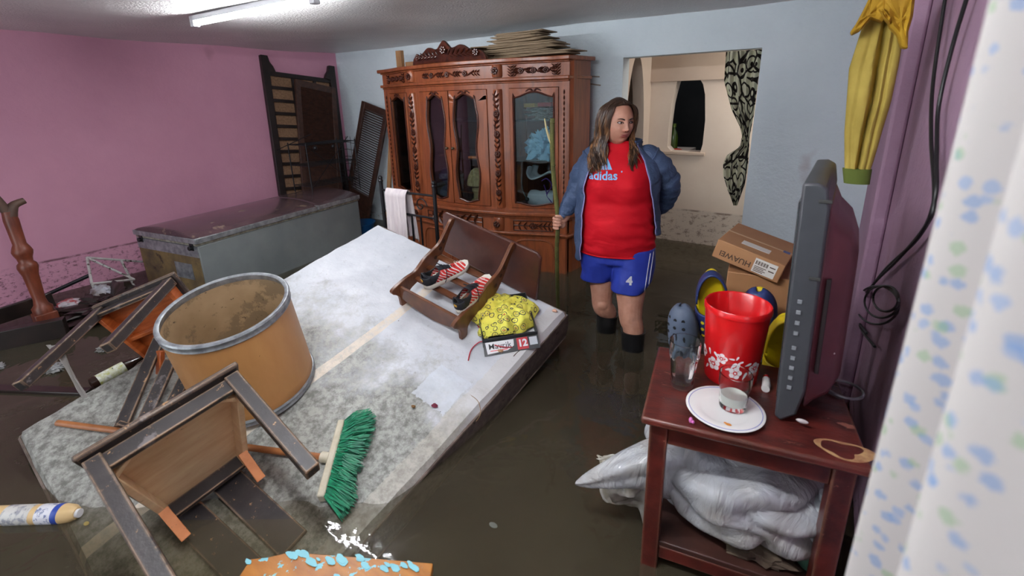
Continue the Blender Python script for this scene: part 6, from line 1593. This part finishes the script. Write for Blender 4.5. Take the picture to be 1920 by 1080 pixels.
# ------------------------------------------------------------------ afloat on the left
def pz(x, y, z=WZ): return PZ(x, y, z)
a, b = pz(-40, 968, .235), pz(148, 962, .235); d_ = (b-a).normalized()
BT = thing('floating_bottle', 'cream and white labelled bottle floating at the lower left', 'bottle', a)
m_ = MB(); n_ = 22
def bprof(mb, L, segs): 
    z_ = Vector((0, 0, 1)); x_ = d_.cross(z_).normalized(); u_ = x_.cross(d_); Mx = frame(a, x_, u_, d_); mb.lathe(segs, 30, Mx)
L = (b-a).length; R_ = .031
bprof(m_, L, [(.001, 0), (R_, .004), (R_+.001, L-.05), (R_*.9, L-.02), (R_*.6, L-.006), (.001, L-.004)]); obj('body', m_, mat('cream_bottle', (218, 186, 134), rough=.35), BT)
m_ = MB(); bprof(m_, L, [(R_+.0012, L*.30), (R_+.0016, L*.31), (R_+.0016, L*.56), (R_+.0012, L*.57)]); obj('label', m_, mat('bottle_label', (206, 204, 200), (150, 150, 160), 50, .4, lo=.5, hi=.6, spots=((96, 90, 60), 26, .62)), BT)
m_ = MB(); bprof(m_, L, [(R_+.0012, L*.63), (R_+.0016, L*.64), (R_+.0016, L*.78), (R_+.0012, L*.79)]); obj('label', m_, mat('bottle_label_white', (222, 222, 230), (110, 120, 160), 60, .4, lo=.55, hi=.62), BT)
m_ = MB(); bprof(m_, L, [(R_+.0012, L*.79), (R_+.0018, L*.80), (R_+.0018, L*.84), (R_+.0012, L*.85)]); obj('band', m_, mat('blue_band', (40, 70, 160), rough=.4), BT)
m_ = MB(); bprof(m_, L, [(.001, L-.006), (.014, L-.006), (.014, L+.004), (.001, L+.004)]); obj('cap', m_, m_wp, BT)
a, b = pz(168, 722, .245), pz(240, 684, .27); d_ = (b-a).normalized(); L = (b-a).length; R_ = .03
BT = thing('drink_bottle', 'small dark bottle with a yellow-green label floating beside the mattress', 'bottle', a)
m_ = MB(); bprof(m_, L, [(.001, 0), (R_, .006), (R_, L), (R_*.5, L+.04), (.012, L+.07), (.012, L+.10), (.001, L+.10)]); obj('body', m_, mat('brown_glass', (44, 28, 22), rough=.15), BT)
m_ = MB(); bprof(m_, L, [(R_+.0006, L*.2), (R_+.001, L*.22), (R_+.001, L*.86), (R_+.0006, L*.9)]); obj('label', m_, mat('green_label', (170, 172, 80), (216, 218, 214), 40, .4, spots=((40, 40, 46), 44, .62)), BT)
m_fm = mat('dirty_white_plastic', (168, 170, 172), (120, 118, 112), 12, .4)
for (x, y, r_, lb) in ((98, 692, .05, 'crumpled white plastic scrap afloat left of the drink bottle'), (196, 655, .035, 'small white plastic scrap afloat under the overturned dark chair'), (-5, 690, .03, 'white plastic scrap afloat at the left edge of the picture')):
    p = pz(x, y); m_ = lump((p.x, p.y, p.z+.005), (r_*1.3, r_, r_*.45), int(r_*900), .45, 3, 30, 20); solo('plastic_scrap', m_, m_fm, lb, 'plastic', p, 'white scraps afloat')
# thin plastic strip caught on the chair leg
pA, pB, pC = PD3 = [CH2 @ Vector((.42, -.012, .26)), CH2 @ Vector((.40, .03, .25)), None][:2]+[MP(160, 742, .01)]
m_ = MB()
def strip(u, v):
    c_ = pA.lerp(pC, v); w_ = .030*(1-v)**1.3+.009+.006*math.sin(v*9); return c_+CR*((u-.5)*w_*1.6)+_fw*(.008*math.sin(u*9+v*4))+Vector((0, 0, .01*math.sin(v*5)))
m_.grid(strip, 10, 30); t = NT('thin_film'); t.base(rgb((176, 172, 168))); t.set(.4, 0, .4, Alpha=.72)
solo('plastic_strip', m_, t.m, 'thin translucent plastic strip hanging from the long chair leg at the left', 'plastic', pA, recalc=False)
# turned wooden post, leaning
tb0, tt = pz(92, 612, .24), PX(6, 372, (pz(92, 612, .24)).x-.05)
T = thing('turned_post', 'reddish-brown turned wooden pedestal leaning at the left edge', 'furniture leg', tb0)
d_ = (tt-tb0); L = d_.length; d_.normalize(); x_ = d_.cross(Vector((0, 1, 0))).normalized(); TM = frame(tb0, x_, d_.cross(x_), d_)
m_tp = mat('turned_redwood', (132, 66, 42), (92, 44, 30), 10, .4, spots=((70, 56, 46), 9, .62), stretch=(2, 2, .5))
m_ = MB(); K = L/.62
m_.lathe([(r_*1.0, z*K) for r_, z in ((.050, .07), (.052, .10), (.036, .115), (.030, .14), (.034, .20), (.038, .26), (.046, .285), (.050, .30), (.046, .315), (.034, .325), (.038, .345), (.046, .36), (.050, .375), (.044, .39), (.032, .41), (.034, .47), (.036, .52), (.030, .56))], 28, TM); obj('shaft', m_, m_tp, T, ang=60)
m_ = MB(); m_.box(-.055, .055, -.055, .055, -.03, .075*K, TM); obj('block', m_, m_tp, T, bev=.006)
m_ = MB(); q0 = TM @ Vector((0, 0, .55*K)); e1 = PX(46, 376, tt.x); e2 = PX(-60, 330, tt.x)
m_.tube(spline([q0-d_*.02, q0.lerp(e1, .35)+Vector((0, 0, .02)), e1], 6), [.034, .034, .033, .031, .03, .028, .026, .024, .022, .021, .02, .019, .019], 12); m_.tube(spline([q0, q0.lerp(e2, .5)+Vector((0, 0, .03)), e2], 6), .026, 12); obj('bracket_arm', m_, mat('grey_brown_wood', (96, 72, 58), (70, 50, 40), 9, .5), T)
# dark sunken furniture behind it
m_dk = mat('wet_dark_wood', (44, 32, 28), (28, 22, 20), 8, .35, spots=((120, 60, 40), 7, .64))
for (p, q, w_, t_, lb) in ((pz(-60, 612, .33), pz(100, 560, .36), .10, .03, 'upper dark wet board lying behind the turned post at the left edge'), (pz(-60, 650, .27), pz(125, 612, .28), .12, .06, 'lower dark wet board lying in front of the turned post at the left edge'), (pz(-20, 728, .225), pz(165, 735, .225), .05, .02, 'floating brown batten left of the mattress corner')):
    m_ = MB(); m_.board(p, q, (0, 0, 1) if w_ > .06 else (0, 1, 0), w_, t_); solo('sunken_board', m_, m_dk, lb, 'board', p, 'wet boards at the left', bev=.004)
m_ = MB(); p, q = pz(80, 556, .30), pz(168, 516, .42); m_.tube([p-(q-p)*.6, q], .014, 10); solo('black_pipe', m_, m_black, 'black pipe slanting up out of the debris beside the pink wall', 'pipe', p)
# rusty white wire frame
A1, A2, A3, A4 = PX(163, 483, -4.45), PX(285, 492, -4.45), PX(172, 532, -4.2), PX(252, 524, -4.3)
T = thing('metal_trellis', 'rusty white metal trellis leaning between the pink wall and the freezer', 'frame', A3)
m_wf = mat('rusty_white_metal', (196, 192, 190), (170, 166, 160), 20, .5, spots=((70, 50, 40), 24, .56))
for (p, q) in ((A1, A2), (A1, A3), (A1, A4), (A2, A2+Vector((.05, 0, -.25))), (A3, A4), (A1.lerp(A2, .5), A1.lerp(A2, .55)+Vector((.08, 0, -.22))), (A3, A3+Vector((0, .02, -.15)))):
    m_ = MB(); m_.tube([p, q], .0085, 8); obj('bar', m_, m_wf, T)
p = pz(130, 570, .30); m_ = lump((p.x, p.y, p.z), (.09, .06, .03), 5, .2, 3, 24, 14); solo('red_packet', m_, mat('red_packet_print', (176, 60, 64), (200, 196, 200), 18, .4, lo=.45, hi=.55), 'crumpled red and white packet in the debris left of the chair', 'packet', p)
p = pz(190, 548, .33); m_ = lump((p.x, p.y, p.z), (.08, .06, .05), 6, .25, 3, 24, 14); solo('white_carton', m_, mat('white_card_dirty', (190, 192, 204), (120, 110, 100), 9, .6), 'dirty white carton jammed below the rusty white trellis', 'carton', p)
p = pz(215, 560, .30); m_ = lump((p.x, p.y, p.z-.03), (.30, .25, .07), 16, .5, 3, 50, 30); solo('debris_heap', m_, m_dk, 'dark wet heap of debris under the rusty white trellis', 'debris', p, kind='stuff')
# board with peeling blue paint, near the camera
c_ = [PZ(440, 1095, .30), PZ(470, 1049, .30), PZ(500, 1046, .30), PZ(545, 1036, .30), PZ(640, 1043, .30), PZ(812, 1057, .30), PZ(806, 1095, .30)]
o = [(p.x, p.y) for p in c_]; dn_ = (PZ(806, 1095, .3)-PZ(812, 1057, .3)); ex1 = PZ(800, 1230, .3); ex2 = PZ(400, 1230, .3); o += [(ex1.x, ex1.y), (ex2.x, ex2.y)]
t = NT('peeling_blue_board'); v = t.coord(); sx = t.n('ShaderNodeSeparateXYZ')
c = t.mix(t.ramp(t.noise(t.coord(scale=(1.5, 6, 1), rot=(0, 0, -.5)), 5, 5), .3, .7), rgb((186, 124, 56)), rgb((150, 90, 40)))
nb = t.noise(v, 30, 5, .6); c = t.mix(t.ramp(nb, .60, .615), c, rgb((132, 196, 208))); c = t.mix(t.ramp(t.noise(v, 5, 3), .68, .72), c, rgb((120, 84, 60)))
t.base(c); t.set(.35, 0, .5)
m_ = MB(); m_.prism(o, .028, Matrix.Translation((0, 0, .275)))
BDT = solo('painted_board', m_, t.m, 'orange-brown wooden board with peeling light blue paint at the bottom of the picture', 'board', (c_[3].x, c_[3].y, .275), bev=.003)
random.seed(21)
fk_ = MB()
for i in range(26):
    q = random.random(); a = c_[3].lerp(c_[5], q) if q < .9 else c_[1].lerp(c_[3], random.random()); inn_ = Vector((.6, -.8, 0))*random.uniform(.002, .03)*(1 if random.random() < .7 else 2.2)
    ctr = a+Vector((.45, -.75, 0)).normalized()*inn_.length; r_ = random.uniform(.005, .016); n_ = 9
    pts = [(ctr.x+r_*(1+.4*random.random())*math.cos(2*PI*k/n_)*1.3, ctr.y+r_*(.5+.3*random.random())*math.sin(2*PI*k/n_)) for k in range(n_)]
    fk_.prism(pts, .0012, Matrix.Translation((0, 0, .3032+.0001*i)))
fo_ = mesh_obj('paint_flakes', fk_, mat('light_blue_paint', (136, 200, 212), rough=.5), RM[BDT.name].inverted()); fo_.parent = BDT; fo_['kind'] = 'stuff'
# leaves and bits floating on the water
for (x, y, r_, col, lb) in ((162, 982, .012, (150, 130, 70), 'small yellowish leaf floating right of the cream bottle'), (925, 985, .016, (90, 92, 84), 'grey plastic bit floating in the open water before the mattress'), (1345, 1, .01, (90, 90, 80), '')):
    if lb:
        p = pz(x, y); m_ = MB(); m_.ell((p.x, p.y, WZ+.001), (r_, r_*.6, .0015)); solo('floating_bit', m_, mat('bit_%d' % x, col, rough=.6), lb, 'debris', p)
